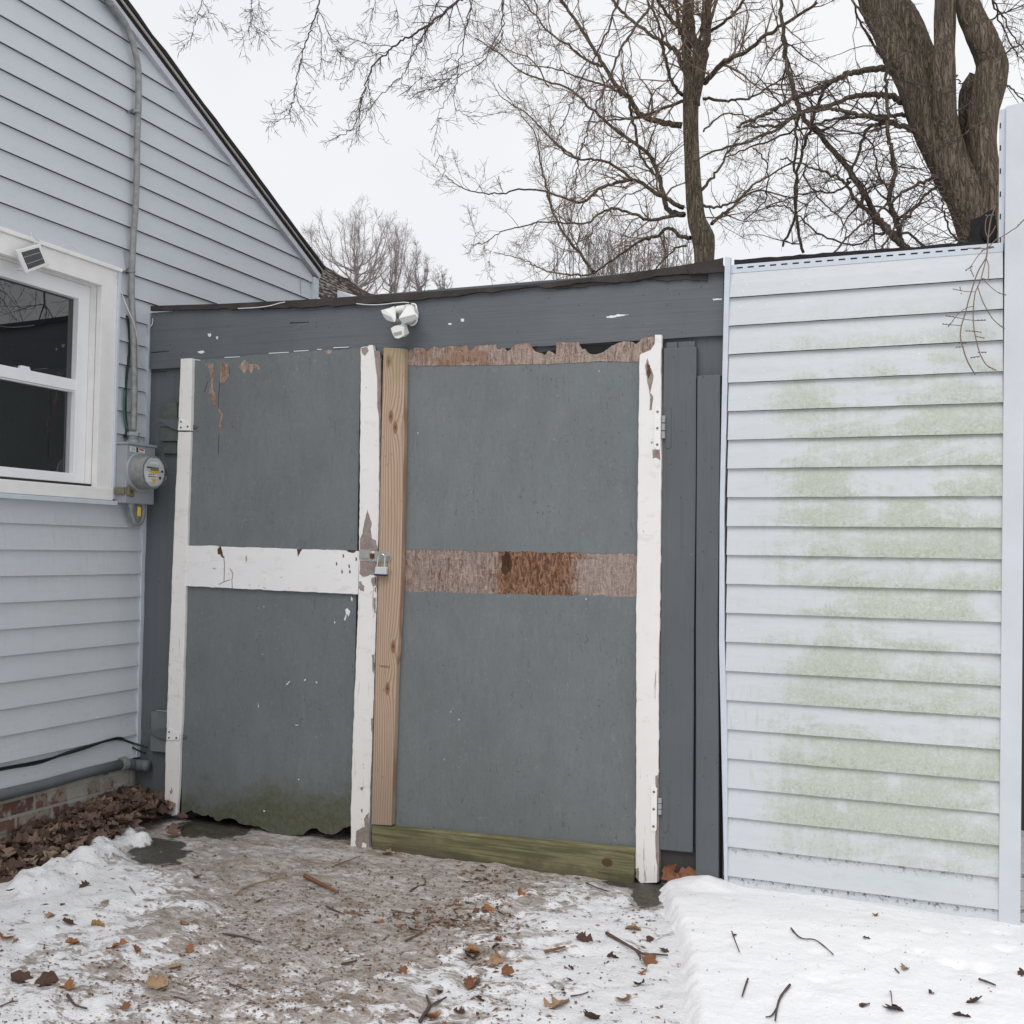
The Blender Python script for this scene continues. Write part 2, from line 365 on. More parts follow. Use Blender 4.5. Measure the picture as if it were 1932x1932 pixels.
def m_white(name, chips=.64, c=(.80, .78, .76), horiz=False):
    n = N(name, .5, .35); X, Y, Z = n.xyz()
    base = n.mix(n.noise(6, 4), tuple(x * .94 for x in c), c)
    g = n.noise((70, 70, 3) if not horiz else (26, 70, 40), 5, .65, .5)
    ck = n.m('MULTIPLY', n.step(g, .72, .80), n.step(n.noise(3, 3, off=(1, 2, 3)), .45, .65))
    base = n.mix(n.m('MULTIPLY', ck, .75), base, (.22, .19, .17))
    p = n.noise((26, 26, 9), 6, .7, .6, off=(4, 2, 8))
    p2 = n.m('ADD', p, n.m('MULTIPLY', n.step(Z, .32, .0), .07))
    chp = n.step(p2, chips + .12, chips + .135)
    wood = n.mix(n.noise((80, 80, 5), 4), (.20, .15, .125), (.40, .34, .30))
    base = n.mix(chp, base, wood)
    sm = n.step(n.noise((12, 12, 30), 4, .6, off=(7, 0, 0)), .60, .8)
    base = n.mix(n.m('MULTIPLY', sm, .25), base, (.5, .48, .44))
    n.bump(n.m('SUBTRACT', n.m('MULTIPLY', g, .5), chp), .35, .003)
    return n.col(base)

def m_newwood(name):
    n = N(name, .65, .25); X, Y, Z = n.xyz()
    kn = None; bend = 0.0
    for kx, kz in KNOTS:
        dx = n.m('SUBTRACT', X, kx); dz = n.m('MULTIPLY', n.m('SUBTRACT', Z, kz), .42)
        d = n.m('SQRT', n.m('ADD', n.m('MULTIPLY', dx, dx), n.m('MULTIPLY', dz, dz)))
        kn = d if kn is None else n.m('MINIMUM', kn, d)
    warp = n.m('MULTIPLY', n.m('POWER', 2.718, n.m('MULTIPLY', kn, -38.0)), 5.2)
    xx = n.m('ADD', n.m('MULTIPLY', X, 150.0), n.m('ADD', n.m('MULTIPLY', n.noise((7, 7, 1.0), 2), 4.5), warp))
    sn = n.m('SINE', n.m('MULTIPLY', xx, 3.14159))
    base = n.mix(n.step(sn, -.3, 1.0), (.47, .355, .265), (.33, .215, .148))
    fib = n.noise((220, 220, 6), 3, .6); base = n.mix(n.m('MULTIPLY', n.step(fib, .45, .75), .28), base, (.26, .17, .12))
    base = n.mix(n.step(kn, .017, .009), base, n.mix(n.noise(150, 3), (.20, .10, .055), (.30, .17, .10)))
    base = n.mix(n.m('MULTIPLY', n.step(kn, .006, .002), .8), base, (.05, .03, .025))
    gt = n.m('ADD', Z, n.m('MULTIPLY', n.m('SUBTRACT', n.noise(6, 3), .5), .25))
    base = n.mix(n.m('MULTIPLY', n.step(gt, 2.22, 2.48), .72), base, (.25, .25, .11))
    base = n.mix(n.m('MULTIPLY', n.step(Z, .62, .15), .5), base, (.25, .19, .15))
    dk = n.step(n.voro((60, 60, 9), off=(3, 3, 3)), .10, .05); base = n.mix(n.m('MULTIPLY', dk, .8), base, (.07, .045, .035))
    n.bump(n.m('ADD', n.m('MULTIPLY', sn, .15), fib), .25, .002)
    return n.col(base)

def m_greenwood(name):
    n = N(name, .7, .2); X, Y, Z = n.xyz()
    g = n.noise((3, 40, 75), 4, .6, .6); f = n.noise((8, 120, 200), 3)
    base = n.mix(n.step(g, .35, .7), (.205, .195, .105), (.110, .105, .055))
    base = n.mix(n.m('MULTIPLY', n.step(f, .5, .75), .3), base, (.09, .08, .04))
    base = n.mix(n.m('MULTIPLY', n.step(n.noise(3.5, 4), .5, .75), .5), base, (.10, .085, .05))
    base = n.mix(n.m('MULTIPLY', n.step(n.m('ADD', Z, n.m('MULTIPLY', n.m('SUBTRACT', n.noise(8, 5, .7), .5), .12)), .07, -.02), .7), base, (.075, .065, .045))
    base = n.mix(n.m('MULTIPLY', n.step(n.noise((5, 30, 30), 5, .7, off=(3, 3, 3)), .62, .85), .5), base, (.26, .24, .17))
    k = n.blob(-1.42, .075, .030, .022); base = n.mix(n.step(k, .05, .5), base, (.09, .055, .03))
    n.bump(g, .25, .004); return n.col(base)

def m_osbbare(name, rust=True):
    n = N(name, .85, .15); X, Y, Z = n.xyz()
    a = n.noise((60, 60, 17), 6, .75, 1.6); b = n.noise((26, 26, 60), 5, .75, 1.8, rot=(0, .7, 0)); c = n.noise((110, 110, 18), 4, .7, .9)
    base = n.mix(n.step(a, .25, .75), (.19, .125, .10), (.56, .43, .365))
    base = n.mix(n.m('MULTIPLY', n.step(b, .52, .8), .75), base, (.60, .49, .43))
    base = n.mix(n.m('MULTIPLY', n.step(c, .66, .80), .85), base, (.07, .04, .03))
    base = n.mix(n.m('MULTIPLY', n.step(n.noise(7, 4), .48, .7), .4), base, (.34, .29, .28))
    fb_ = n.noise((150, 150, 8), 4, .65, .5, off=(2, 2, 2)); base = n.mix(n.m('MULTIPLY', n.step(fb_, .62, .85), .75), base, (.06, .035, .025)); base = n.mix(n.m('MULTIPLY', n.step(fb_, .36, .15), .55), base, (.62, .52, .44))
    if rust:
        xw = n.m('ADD', X, n.m('MULTIPLY', n.m('SUBTRACT', n.noise((6, 6, 22), 5, .75), .5), .17))
        r = n.m('MULTIPLY', n.step(xw, BX[0] - .03, BX[0] + .03), n.step(xw, BX[2] + .05, BX[2] - .05))
        pk = n.step(xw, BX[2] - .02, BX[2] + .08); base = n.mix(n.m('MULTIPLY', pk, .35), base, (.52, .43, .40))
        base = n.mix(n.m('MULTIPLY', r, .85), base, n.mix(n.step(a, .4, .62), (.135, .055, .028), (.40, .21, .115)))
        base = n.mix(n.m('MULTIPLY', n.m('MULTIPLY', r, n.step(n.noise((9, 9, 5), 5, .7, .8, off=(7, 0, 7)), .45, .8)), .7), base, (.12, .055, .03))
        d = n.step(n.m('ADD', n.blob(BX[1], BX[3], .035, .085), n.m('MULTIPLY', n.m('SUBTRACT', n.noise(25, 4), .5), .9)), .35, .6)
        base = n.mix(n.m('MULTIPLY', d, .85), base, (.06, .028, .018))
    else:
        base = n.mix(n.m('MULTIPLY', n.step(n.noise((30, 30, 9), 5, .7, 1.0, off=(9, 1, 1)), .35, .75), .6), base, (.62, .49, .41))
        r = n.step(n.noise(5, 4, off=(3, 0, 1)), .5, .66); base = n.mix(n.m('MULTIPLY', r, .55), base, n.mix(a, (.15, .07, .035), (.46, .25, .14)))
    sp = n.step(n.voro(36), .09, .05); base = n.mix(n.m('MULTIPLY', sp, .8), base, (.03, .02, .018))
    n.bump(n.m('ADD', a, b), .9, .008); return n.col(base)

def m_bark(name, c=(.15, .125, .10), green=False):
    n = N(name, .9, .1)
    g = n.noise((48, 48, 6), 6, .72, 1.0); f = n.noise((120, 120, 30), 4, .7); r = n.m('ABSOLUTE', n.m('SUBTRACT', n.noise((34, 34, 3.4), 3, .6, .8, off=(3, 3, 3)), .5))
    base = n.mix(n.step(g, .2, .8), tuple(x * .9 for x in c), tuple(x * 2.0 for x in c))
    base = n.mix(n.m('MULTIPLY', n.step(r, .06, .0), .75), base, tuple(x * .35 for x in c))
    base = n.mix(n.m('MULTIPLY', n.step(f, .5, .9), .4), base, tuple(x * .45 for x in c))
    if green: base = n.mix(n.m('MULTIPLY', n.step(n.noise(2.4, 4, .6), .5, .9), .30), base, (.135, .13, .075))
    n.bump(n.m('ADD', n.m('ADD', g, n.m('MULTIPLY', n.step(r, .0, .14), 1.2)), n.m('MULTIPLY', f, .4)), 1.0, .03); return n.col(base)

def m_brick(name):
    n = N(name, .85, .2)
    bt = n.t.nodes.new('ShaderNodeTexBrick'); X, Y, Z = n.xyz()
    cb = n.t.nodes.new('ShaderNodeCombineXYZ'); n.t.links.new(Y, cb.inputs[0]); n.t.links.new(Z, cb.inputs[1])
    n.t.links.new(cb.outputs[0], bt.inputs['Vector']); bt.inputs['Scale'].default_value = 1
    bt.inputs['Brick Width'].default_value = .22; bt.inputs['Row Height'].default_value = .078; bt.inputs['Mortar Size'].default_value = .009
    bt.inputs['Mortar Smooth'].default_value = .3
    bt.inputs['Color1'].default_value = (.235, .125, .098, 1); bt.inputs['Color2'].default_value = (.165, .088, .070, 1); bt.inputs['Mortar'].default_value = (.40, .37, .34, 1)
    c = n.mix(n.m('MULTIPLY', n.step(n.noise(9, 5, .7), .48, .62), .7), bt.outputs[0], (.42, .39, .34))
    wh = n.step(n.m('ADD', n.noise(5, 4), n.m('MULTIPLY', n.step(Y, 4.05, 4.5), .25)), .58, .68)
    c = n.mix(n.m('MULTIPLY', wh, .8), c, (.50, .50, .45))
    n.bump(n.m('ADD', n.m('MULTIPLY', bt.outputs[1], -1.0), n.m('MULTIPLY', n.noise(60, 4), .6)), .6, .006); return n.col(c)

def m_leaf(name, cols):
    n = N(name, .75, .2)
    oi = n.t.nodes.new('ShaderNodeObjectInfo')
    f = n.noise((14, 14, 14), 4, .6)
    rnd = n.t.nodes.new('ShaderNodeTexWhiteNoise'); rnd.noise_dimensions = '1D'; n.t.links.new(n.geo.outputs['Random Per Island'], rnd.inputs[1])
    c = n.ramp(rnd.outputs[0], [(i / max(1, len(cols) - 1), cc) for i, cc in enumerate(cols)])
    c = n.mix(n.m('MULTIPLY', n.step(n.noise(60, 4, .7), .5, .75), .45), c, (.05, .03, .02))
    n.bump(n.noise(90, 3), .5, .003); return n.col(c)

def m_ground():
    n = N("ground_ice", .55, .4); X, Y, Z = n.xyz()
    Sn = n.attr('snow'); Dk = n.attr('wet')
    # old concrete slab, wet and mossy
    con = n.mix(n.noise(30, 6, .7), (.050, .047, .036), (.105, .098, .078))
    con = n.mix(n.step(n.voro(70), .14, .06), con, (.30, .27, .24))
    # dirty ice with crushed leaves in it
    st = n.noise((17, 33, 20), 7, .76, .5); st2 = n.noise((60, 105, 60), 4, .72, .4, off=(4, 4, 4)); cl = n.noise((5, 8, 5), 5, .65, .6, off=(1, 6, 2))
    ice = n.mix(n.step(st, .18, .82), (.275, .228, .195), (.61, .56, .53))
    ice = n.mix(n.m('MULTIPLY', n.step(cl, .42, .82), .75), ice, (.245, .178, .130))
    ice = n.mix(n.m('MULTIPLY', n.step(st2, .64, .82), .70), ice, (.125, .085, .06))
    ice = n.mix(n.m('MULTIPLY', n.step(st2, .40, .22), .60), ice, (.72, .69, .68))
    ice = n.mix(n.m('MULTIPLY', n.step(n.noise(16, 5, .7, .8, off=(8, 8, 8)), .70, .86), .45), ice, (.27, .15, .075))
    fr = n.step(n.m('ADD', n.noise((1.9, 4.2, 3), 6, .70, 1.0, off=(5, 2, 0)), n.m('MULTIPLY', n.m('SUBTRACT', st, .5), .45)), .46, .86)
    ice = n.mix(n.m('MULTIPLY', fr, .75), ice, (.74, .72, .72))
    # snow
    sn = n.mix(n.noise(4, 4), (.84, .835, .855), (.91, .905, .92))
    gr = n.step(n.noise(12, 5, .7, .5, off=(6, 1, 1)), .56, .80)
    sn = n.mix(n.m('MULTIPLY', gr, .35), sn, (.56, .55, .55))
    e = n.m('ADD', Sn, n.m('ADD', n.m('MULTIPLY', n.m('SUBTRACT', n.noise(7, 6, .66, .7, off=(2, 3, 9)), .5), 1.05), n.m('MULTIPLY', n.m('SUBTRACT', st, .5), .75)))
    c = n.mix(n.step(e, .66, .86), ice, sn)
    spk = n.m('MULTIPLY', n.step(st2, .78, .84), n.step(Sn, 1.15, .7)); c = n.mix(n.m('MULTIPLY', spk, .8), c, (.14, .10, .08))
    w = n.step(n.m('ADD', Dk, n.m('MULTIPLY', n.m('SUBTRACT', n.noise(9, 6, .7, .4), .5), 1.1)), .52, .66)
    c = n.mix(w, c, con)
    n.bump(n.m('ADD', n.m('MULTIPLY', st, .6), n.m('ADD', n.m('MULTIPLY', st2, .5), n.noise(9, 5))), .75, .014)
    n.put(n.b.inputs['Roughness'], n.m('ADD', n.m('MULTIPLY', n.noise(6, 3), .35), n.m('ADD', .16, n.m('MULTIPLY', n.step(e, .5, .8), .35))))
    return n.col(c)

def m_snow():
    n = N("snow_white", .6, .25)
    c = n.mix(n.noise(5, 5), (.86, .855, .875), (.91, .905, .92))
    c = n.mix(n.m('MULTIPLY', n.step(n.voro(17, off=(1, 1, 1)), .06, .03), .6), c, (.40, .33, .27))
    n.bump(n.m('ADD', n.noise(13, 6, .62), n.m('MULTIPLY', n.noise(120, 4), .25)), .40, .020)
    return n.col(c)

_a = cE; BX = [Front.sz(cE(655, 1480), .026)[0], Front.sz(cE(695, 1430), .026)[0], Front.sz(cE(1040, 1480), .026)[0], Front.sz(cE(695, 1430), .026)[1]]
KNOTS = [Front.sz(p, .066) for p in (cC(1605, 465), cC(1620, 815), cC(1648, 885), cD(1598, 715), cD(1635, 450))]
M = dict(
    siding=m_siding("pale_blue_vinyl", False), algae=m_siding("pale_blue_vinyl_with_algae", True),
    osb=m_greypaint("grey_painted_osb", (.162, .179, .184)), osbm=m_greypaint("grey_painted_osb_mossy", (.156, .173, .178), moss=True),
    header=m_greypaint("grey_painted_board_long", (.122, .134, .146), osb=False, grain='x'),
    board=m_greypaint("grey_painted_board_upright", (.112, .124, .133), osb=False),
    darkw=m_plain("brown_grey_plinth", (.062, .055, .056), .8),
    white=m_white("peeling_white_paint", .70), white2=m_white("worn_white_paint", .655), whiter=m_white("white_painted_panel", .72, (.80, .79, .79), True),
    wood=m_newwood("new_pine"), green=m_greenwood("treated_green_pine"), bare=m_osbbare("bare_osb"), rot=m_osbbare("rotten_wood", False),
    greywood=m_plain("weathered_wood", (.27, .225, .205), .9, var=.4, sc=30, bump=.4),
    trim=m_plain("white_casing", (.80, .795, .775), .5, var=.06), vinyl=m_plain("white_vinyl", (.82, .83, .85), .35, .5, var=.03),
    trimb=m_plain("blue_white_trim", (.56, .60, .66), .45, var=.08), fascia=m_plain("grey_white_fascia", (.52, .54, .57), .5),
    black=m_plain("black_void", (.012, .012, .013), .8), felt=m_plain("roofing_felt", (.055, .047, .046), .9, .2, var=.45, sc=9, bump=.8),  # black also colours in shade at the rake, door top and siding
    shingle=m_plain("dark_shingle", (.022, .021, .023), .9, var=.5, sc=30, bump=.8), beige=m_plain("beige_drip_edge", (.50, .47, .43), .5),
    galv=m_plain("weathered_galvanised", (.27, .275, .27), .55, .4, .25, var=.35, sc=30, bump=.2), box=m_plain("meter_grey", (.30, .325, .35), .42, .5, var=.06),
    steel=m_plain("dull_steel", (.42, .42, .38), .42, .5, .55, var=.15, sc=40), chrome=m_plain("shackle_steel", (.68, .68, .66), .22, .5, .9, var=.05),
    lockw=m_plain("lock_steel", (.66, .69, .70), .35, .5, .35, var=.05), navy=m_plain("dark_blue_plastic", (.02, .025, .07), .4),
    rust=m_plain("rusty_iron", (.10, .055, .04), .9, .1, var=.4, sc=60), brass=m_plain("tarnished_brass", (.22, .20, .13), .55, .4, .5, var=.3, sc=60),
    greyplastic=m_plain("grey_plastic", (.34, .34, .35), .4), whitep=m_plain("aged_white_plastic", (.74, .74, .71), .4, .4, var=.05),
    lens=m_plain("frosted_lens", (.40, .42, .41), .25, .5, var=.06), paper=m_plain("white_paper", (.75, .75, .76), .6, var=.03),
    yellow=m_plain("yellow_plastic", (.70, .50, .07), .4, var=.06), red=m_plain("red_print", (.45, .10, .09), .6), ink=m_plain("dark_ink", (.06, .05, .05), .7),
    lightg=m_plain("grey_display", (.20, .20, .18), .3), face=m_plain("meter_face", (.55, .58, .60), .5, var=.05), cell=m_plain("solar_cells", (.035, .035, .045), .25, .5, var=.3, sc=50),
    line=m_plain("silver_line", (.55, .55, .55), .4, .5, .5), cable=m_plain("dark_green_cable", (.018, .035, .032), .5), wire=m_plain("white_wire", (.66, .66, .65), .5),
    copper=m_plain("green_copper", (.07, .15, .13), .7), pipe=m_plain("grey_painted_pipe", (.125, .14, .15), .55, var=.15), brick=m_brick("old_brick"),
    bark=m_bark("ridged_bark", (.185, .152, .115), True), bark2=m_bark("brown_bark", (.185, .150, .115), True), twig=m_plain("dark_twigs", (.105, .078, .072), .85, .1, var=.3, sc=6),
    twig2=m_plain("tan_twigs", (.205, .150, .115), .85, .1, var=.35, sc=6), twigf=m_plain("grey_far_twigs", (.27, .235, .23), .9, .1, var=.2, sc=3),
    snow=m_snow(), ground=m_ground(), roofsnow=m_plain("roof_snow", (.8, .82, .86), .6, var=.03),
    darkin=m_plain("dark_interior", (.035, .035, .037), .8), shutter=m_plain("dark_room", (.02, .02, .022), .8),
    leafp=m_leaf("brown_leaf_pile", [(.095, .062, .050), (.165, .108, .085), (.07, .045, .037), (.235, .155, .12), (.12, .078, .062), (.31, .225, .165)]),
    frag=m_leaf("leaf_crumbs", [(.10, .055, .035), (.22, .12, .07), (.06, .04, .03), (.30, .18, .10), (.16, .12, .09)]),
    l_gold=m_leaf("golden_leaf", [(.38, .235, .10), (.36, .22, .09)]), l_or=m_leaf("orange_leaf", [(.30, .135, .06), (.30, .13, .055)]),
    l_br=m_leaf("brown_leaf", [(.22, .10, .055), (.21, .10, .05)]), l_dk=m_leaf("dark_leaf", [(.085, .048, .036), (.08, .045, .035)]), l_tan=m_leaf("tan_leaf", [(.34, .23, .14), (.33, .22, .14)]),
)
g = N("window_glass", .0, .5)
g.b.inputs['Base Color'].default_value = (.008, .01, .011, 1); g.b.inputs['IOR'].default_value = 2.0; g.b.inputs['Roughness'].default_value = .012; g.b.inputs['Specular IOR Level'].default_value = .5
g.bump(g.noise(2.2, 2), .05, .01); M['glass'] = g.mat
g = N("meter_glass", .04, .5); g.b.inputs['Transmission Weight'].default_value = 1; g.b.inputs['IOR'].default_value = 1.12; g.b.inputs['Base Color'].default_value = (.9, .9, .9, 1); M['clear'] = g.mat

# ================================================================== GROUND
SNOWX = [0, 160, 320, 480, 640, 800, 960, 1120, 1240, 1400]
SNOWY = [1540, 1600, 1660, 1720, 1780, 1840, 1900]
SNOWC = [[0, .6, .15, .2, .15, .2, .2, .2, .3, .5],
         [.35, .95, .25, .38, .36, .34, .3, .3, .4, .7],
         [1.0, 1.1, .80, .40, .34, .40, .46, .58, .35, 1],
         [1.1, 1.0, .72, .40, .34, .34, .74, .98, .75, 1],
         [1.0, .82, .58, .50, .48, .42, .80, 1.0, .92, 1],
         [.94, .72, .62, .60, .60, .62, .78, .98, 1.0, 1],
         [.94, .74, .68, .66, .68, .74, .86, .95, 1.0, 1]]
def gridval(px, py):
    x = min(max(px, SNOWX[0]), SNOWX[-1] - .01); y = min(max(py, SNOWY[0]), SNOWY[-1] - .01)
    i = max(k for k in range(len(SNOWX)) if SNOWX[k] <= x); i = min(i, len(SNOWX) - 2)
    j = max(k for k in range(len(SNOWY)) if SNOWY[k] <= y); j = min(j, len(SNOWY) - 2)
    tx = (x - SNOWX[i]) / (SNOWX[i + 1] - SNOWX[i]); ty = (y - SNOWY[j]) / (SNOWY[j + 1] - SNOWY[j])
    a = lerp(SNOWC[j][i], SNOWC[j][i + 1], tx); b = lerp(SNOWC[j + 1][i], SNOWC[j + 1][i + 1], tx); return lerp(a, b, ty)
def todraw(q):
    v = q - CAM; dpt = v.dot(FW); return (CPX + FPX * v.dot(RT) / dpt, CPX - FPX * v.dot(UP) / dpt) if dpt > .1 else (900, 1950)
RIDGE = [(atG((272, 1546)), .05), (atG((240, 1566)), .085), (atG((222, 1600)), .13), (atG((150, 1640)), .15), (atG((60, 1690)), .12)]
LUMPS = [atG((235, 1580)), atG((262, 1548)), atG((190, 1612)), atG((150, 1650))]
LUMPR = [.16, .09, .17, .13]
def wetval(px, py):
    def e(cx, cy, rx, ry): return max(0., 1 - ((px - cx) / rx) ** 2 - ((py - cy) / ry) ** 2)
    return min(1., 1.2 * max(e(400, 1560, 110, 32), e(300, 1610, 75, 38), e(1222, 1690, 42, 46), e(0, 1640, 120, 42), 0.8 * e(1180, 1668, 60, 16), e(60, 1600, 200, 40)))
def gheight(x, y):
    q = Vector((x, y, GZ(y))); px, py = todraw(q) if y > .8 else (900, 2000)
    if px > 1330 and y > .8: return GZ(y) - .03, 1.0, 0.0
    s = gridval(px, py); f = smooth(-4.4, -3.9, x) * smooth(3.3, 2.6, x) * smooth(.3, 1.4, y) * smooth(4.85, 4.6, y)
    wv = wetval(px, py)
    n1 = noise.noise(Vector((x * 3.1, y * 3.1, 0))); n2 = noise.noise(Vector((x * 11, y * 11, 4))); n3 = noise.noise(Vector((x * 34, y * 34, 8)))
    ss = smooth(.35, 1.0, s + n1 * .25 + n2 * .15) * (1 - .8 * wv)
    h = .034 * ss + .008 * n1 + .0075 * n2 * (1 + .5 * ss) + .0050 * n3 * (1.2 - .6 * ss)
    bump = 0
    if x < -2.7 and y > 2.6:
        for (a, ra), (b, rb_) in zip(RIDGE, RIDGE[1:]):
            ex, ey = b.x - a.x, b.y - a.y; t = max(0, min(1, ((x - a.x) * ex + (y - a.y) * ey) / (ex * ex + ey * ey)))
            d = math.hypot(x - a.x - t * ex, y - a.y - t * ey) / lerp(ra, rb_, t) + .55 * n2 + .25 * n3 + .3 * noise.noise(Vector((x * 6, y * 6, 3)))
            bump = max(bump, smooth(1.05, .45, d) * (.7 + .9 * noise.noise(Vector((x * 9, y * 9, 12))) + .3 * n3))
    h += .055 * max(0, bump)
    return GZ(y) + h * f, max(s * (1 - .9 * wv), min(1.1, bump * 2.2)), wv * (1 - min(1, max(0, bump * 2)))
def frange(a, b, st): n = int(round((b - a) / st)); return [a + (b - a) * i / n for i in range(n + 1)]
gx = [-400, -120, -40, -14, -7, -4.6] + frange(-4.4, 2.0, .016) + [2.4, 3.3, 6, 14, 40, 120, 400]
gy = [-400, -120, -40, -14, -4, -1, 0.3, .8] + frange(1.2, 4.90, .016) + [5.2, 7, 14, 40, 120, 500]
vs = []; sn = []; wt = []
for y in gy:
    for x in gx:
        h, s_, w_ = gheight(x, y); vs.append((x, y, h)); sn.append(s_); wt.append(w_)
nx = len(gx); fs = [(j * nx + i, j * nx + i + 1, (j + 1) * nx + i + 1, (j + 1) * nx + i) for j in range(len(gy) - 1) for i in range(nx - 1)]
me = bpy.data.meshes.new("ground"); me.from_pydata(vs, [], fs); me.materials.append(M['ground'])
me.polygons.foreach_set('use_smooth', [True] * len(me.polygons))
me.attributes.new('snow', 'FLOAT', 'POINT').data.foreach_set('value', sn)
me.attributes.new('wet', 'FLOAT', 'POINT').data.foreach_set('value', wt)
go = bpy.data.objects.new("ground", me); COL.objects.link(go); WL[go.name] = Vector((0, 0, 0)); tag(go, "trodden icy concrete slab with patches of snow", kind='structure')

# thick snow bank in front of the siding
EDGE = [atG(p) for p in ((1236, 1682), (1240, 1705), (1248, 1745), (1262, 1800), (1270, 1850), (1282, 1932))]
EDGE = [Vector((EDGE[0].x + .02, 4.80, 0))] + EDGE + [Vector((EDGE[-1].x + .22, 2.4, 0)), Vector((EDGE[-1].x + .5, .5, 0))]
def edgex(y):
    for a, b in zip(EDGE, EDGE[1:]):
        if b.y <= y <= a.y: return lerp(a.x, b.x, (a.y - y) / max(1e-6, a.y - b.y))
    return EDGE[0].x if y > EDGE[0].y else EDGE[-1].x
rg = random.Random(5)
DIM = [(atG(p), r, dp) for p, r, dp in [((1800, 1870), .07, .03), ((1860, 1880), .06, .025), ((1745, 1850), .05, .02), ((1900, 1840), .05, .02), ((1690, 1885), .05, .015),
       ((1625, 1780), .06, .012), ((1560, 1905), .09, .018), ((1760, 1800), .05, .014), ((1890, 1790), .05, .018), ((1560, 1850), .07, .012), ((1830, 1800), .05, .012), ((1460, 1790), .05, .010), ((1640, 1840), .05, .015)]]
def bankh(x, y):
    n1 = noise.noise(Vector((x * 2.2, y * 2.2, 7))); n2 = noise.noise(Vector((x * 7, y * 7, 2))); n3 = noise.noise(Vector((x * 22, y * 22, 5)))
    d = x - edgex(y) + .020 * n1 + .013 * n2 + .008 * n3
    top = .088 + .012 * n1 + .006 * n2 + .0025 * n3 + .0012 * noise.noise(Vector((x * 60, y * 60, 9)))
    top -= .052 * smooth(4.2, 4.74, y)
    pk = Front.sz((1345, 1650)); top += .045 * max(0, 1 - math.hypot((x - pk[0]) / .14, (y - 4.66) / .14)) ** 1.0 * 1.0
    for c, r, dp in DIM:
        q = math.hypot(x - c.x, y - c.y) / r
        if q < 1: top -= dp * .55 * (1 - q * q) ** 1.2 * (1 + 1.2 * n3)
    return GZ(y) - .03 + (top + .03) * smooth(-.03, .075, d)
bx = frange(-1.35, 1.0, .014) + [1.3, 1.8, 2.6, 4.2, 7]; by = [.5, 1.2, 1.9, 2.3] + frange(2.5, 4.735, .014)
vs = [(x, y, bankh(x, y)) for y in by for x in bx]; nx = len(bx)
fs = [(j * nx + i, j * nx + i + 1, (j + 1) * nx + i + 1, (j + 1) * nx + i) for j in range(len(by) - 1) for i in range(nx - 1)]
me = bpy.data.meshes.new("snow"); me.from_pydata(vs, [], fs); me.materials.append(M['snow']); me.polygons.foreach_set('use_smooth', [True] * len(me.polygons))
o = bpy.data.objects.new("snow", me); COL.objects.link(o); WL[o.name] = Vector((0, 0, 0)); tag(o, "thick bank of clean white snow under the siding", kind='structure')

# ================================================================== HOUSE
house = empty("house", (XH, 2.5, 0), "pale blue vinyl-sided house with gable roof and white window", "house")
ZB = .305; EXP = .1217
WY0, WY1, WZ0, WZ1 = 3.05, 4.36, 1.735, 2.745      # window hole
CY0, CY1, CZ0, CZ1 = 2.86, 4.485, 1.645, 2.862     # casing outline
RK = [House.sz(cQ(640, 30), .02), House.sz(cQ(1785, 1546), .02)]
slope = (RK[1][1] - RK[0][1]) / (RK[1][0] - RK[0][0]); YE = House.sz((599, 545), .02)[0]
def rakez(y): return RK[1][1] + slope * (y - RK[1][0])
YR = 2.2; ZR = rakez(YR)
def rakey(z): return RK[1][0] + (z - RK[1][1]) / slope
mb = MB(); Y0 = 2 * YR - YE
k = 0
while True:
    z0 = ZB + EXP * k; z1 = z0 + EXP
    if z0 > ZR - .05: break
    def prof(y0a, y1a, y0b, y1b, dz0=0.0):
        za, zb = z0, z1
        a = [House.pt(y0a, za, .018), House.pt(y1a, za, .018), House.pt(y1b, zb, .003), House.pt(y0b, zb, .003)]
        mb.face([len(mb.v) + i for i in range(4)]); mb.v += a
        a = [House.pt(y0a, za, .018), House.pt(y1a, za, .018), House.pt(y1a, za + .006, .0), House.pt(y0a, za + .006, .0)]
        mb.face([len(mb.v) + i for i in range(4)]); mb.v += a
    ya1 = min(YE, rakey(z0)); yb1 = min(YE, rakey(z1)); ya0 = max(Y0, 2 * YR - rakey(z0)); yb0 = max(Y0, 2 * YR - rakey(z1))
    if yb1 < YR: yb1 = YR; yb0 = YR
    if z1 > CZ0 + .02 and z0 < CZ1 - .02:
        prof(ya0, CY0 + .02, yb0, CY0 + .02); prof(CY1 - .02, ya1, CY1 - .02, yb1)
    else: prof(ya0, ya1, yb0, yb1)
    k += 1
mb.build("siding", M['siding'], house)
mb = MB()   # sheathing behind the siding, with the window hole
for a, b, c, d in ((Y0, WY0, ZB - .01, 3.2), (WY1, YE, ZB - .01, 3.2), (WY0, WY1, ZB - .01, WZ0), (WY0, WY1, WZ1, 3.2)):
    mb.prism(House, [(a, c), (b, c), (b, d), (a, d)], -.09, -.004)
mb.loft([House.pt(Y0, 3.2, -.004), House.pt(YE, 3.2, -.004), House.pt(YR, ZR, -.004)], [House.pt(Y0, 3.2, -.09), House.pt(YE, 3.2, -.09), House.pt(YR, ZR, -.09)])
mb.box(XH - 6, XH - .09, YE - .1, YE, -.1, 3.15); mb.box(XH - 6, XH - .09, Y0, Y0 + .1, -.1, 3.15); mb.box(XH - 6, XH - 5.9, Y0 + .1, YE - .1, -.1, 3.15)
mb.build("wall", M['darkin'], house)
mb = MB(); mb.prism(House, [(Y0, -.15), (YE - .02, -.15), (YE - .02, ZB - .012), (Y0, ZB - .012)], -.09, -.02)
mb.build("foundation", M['brick'], house)
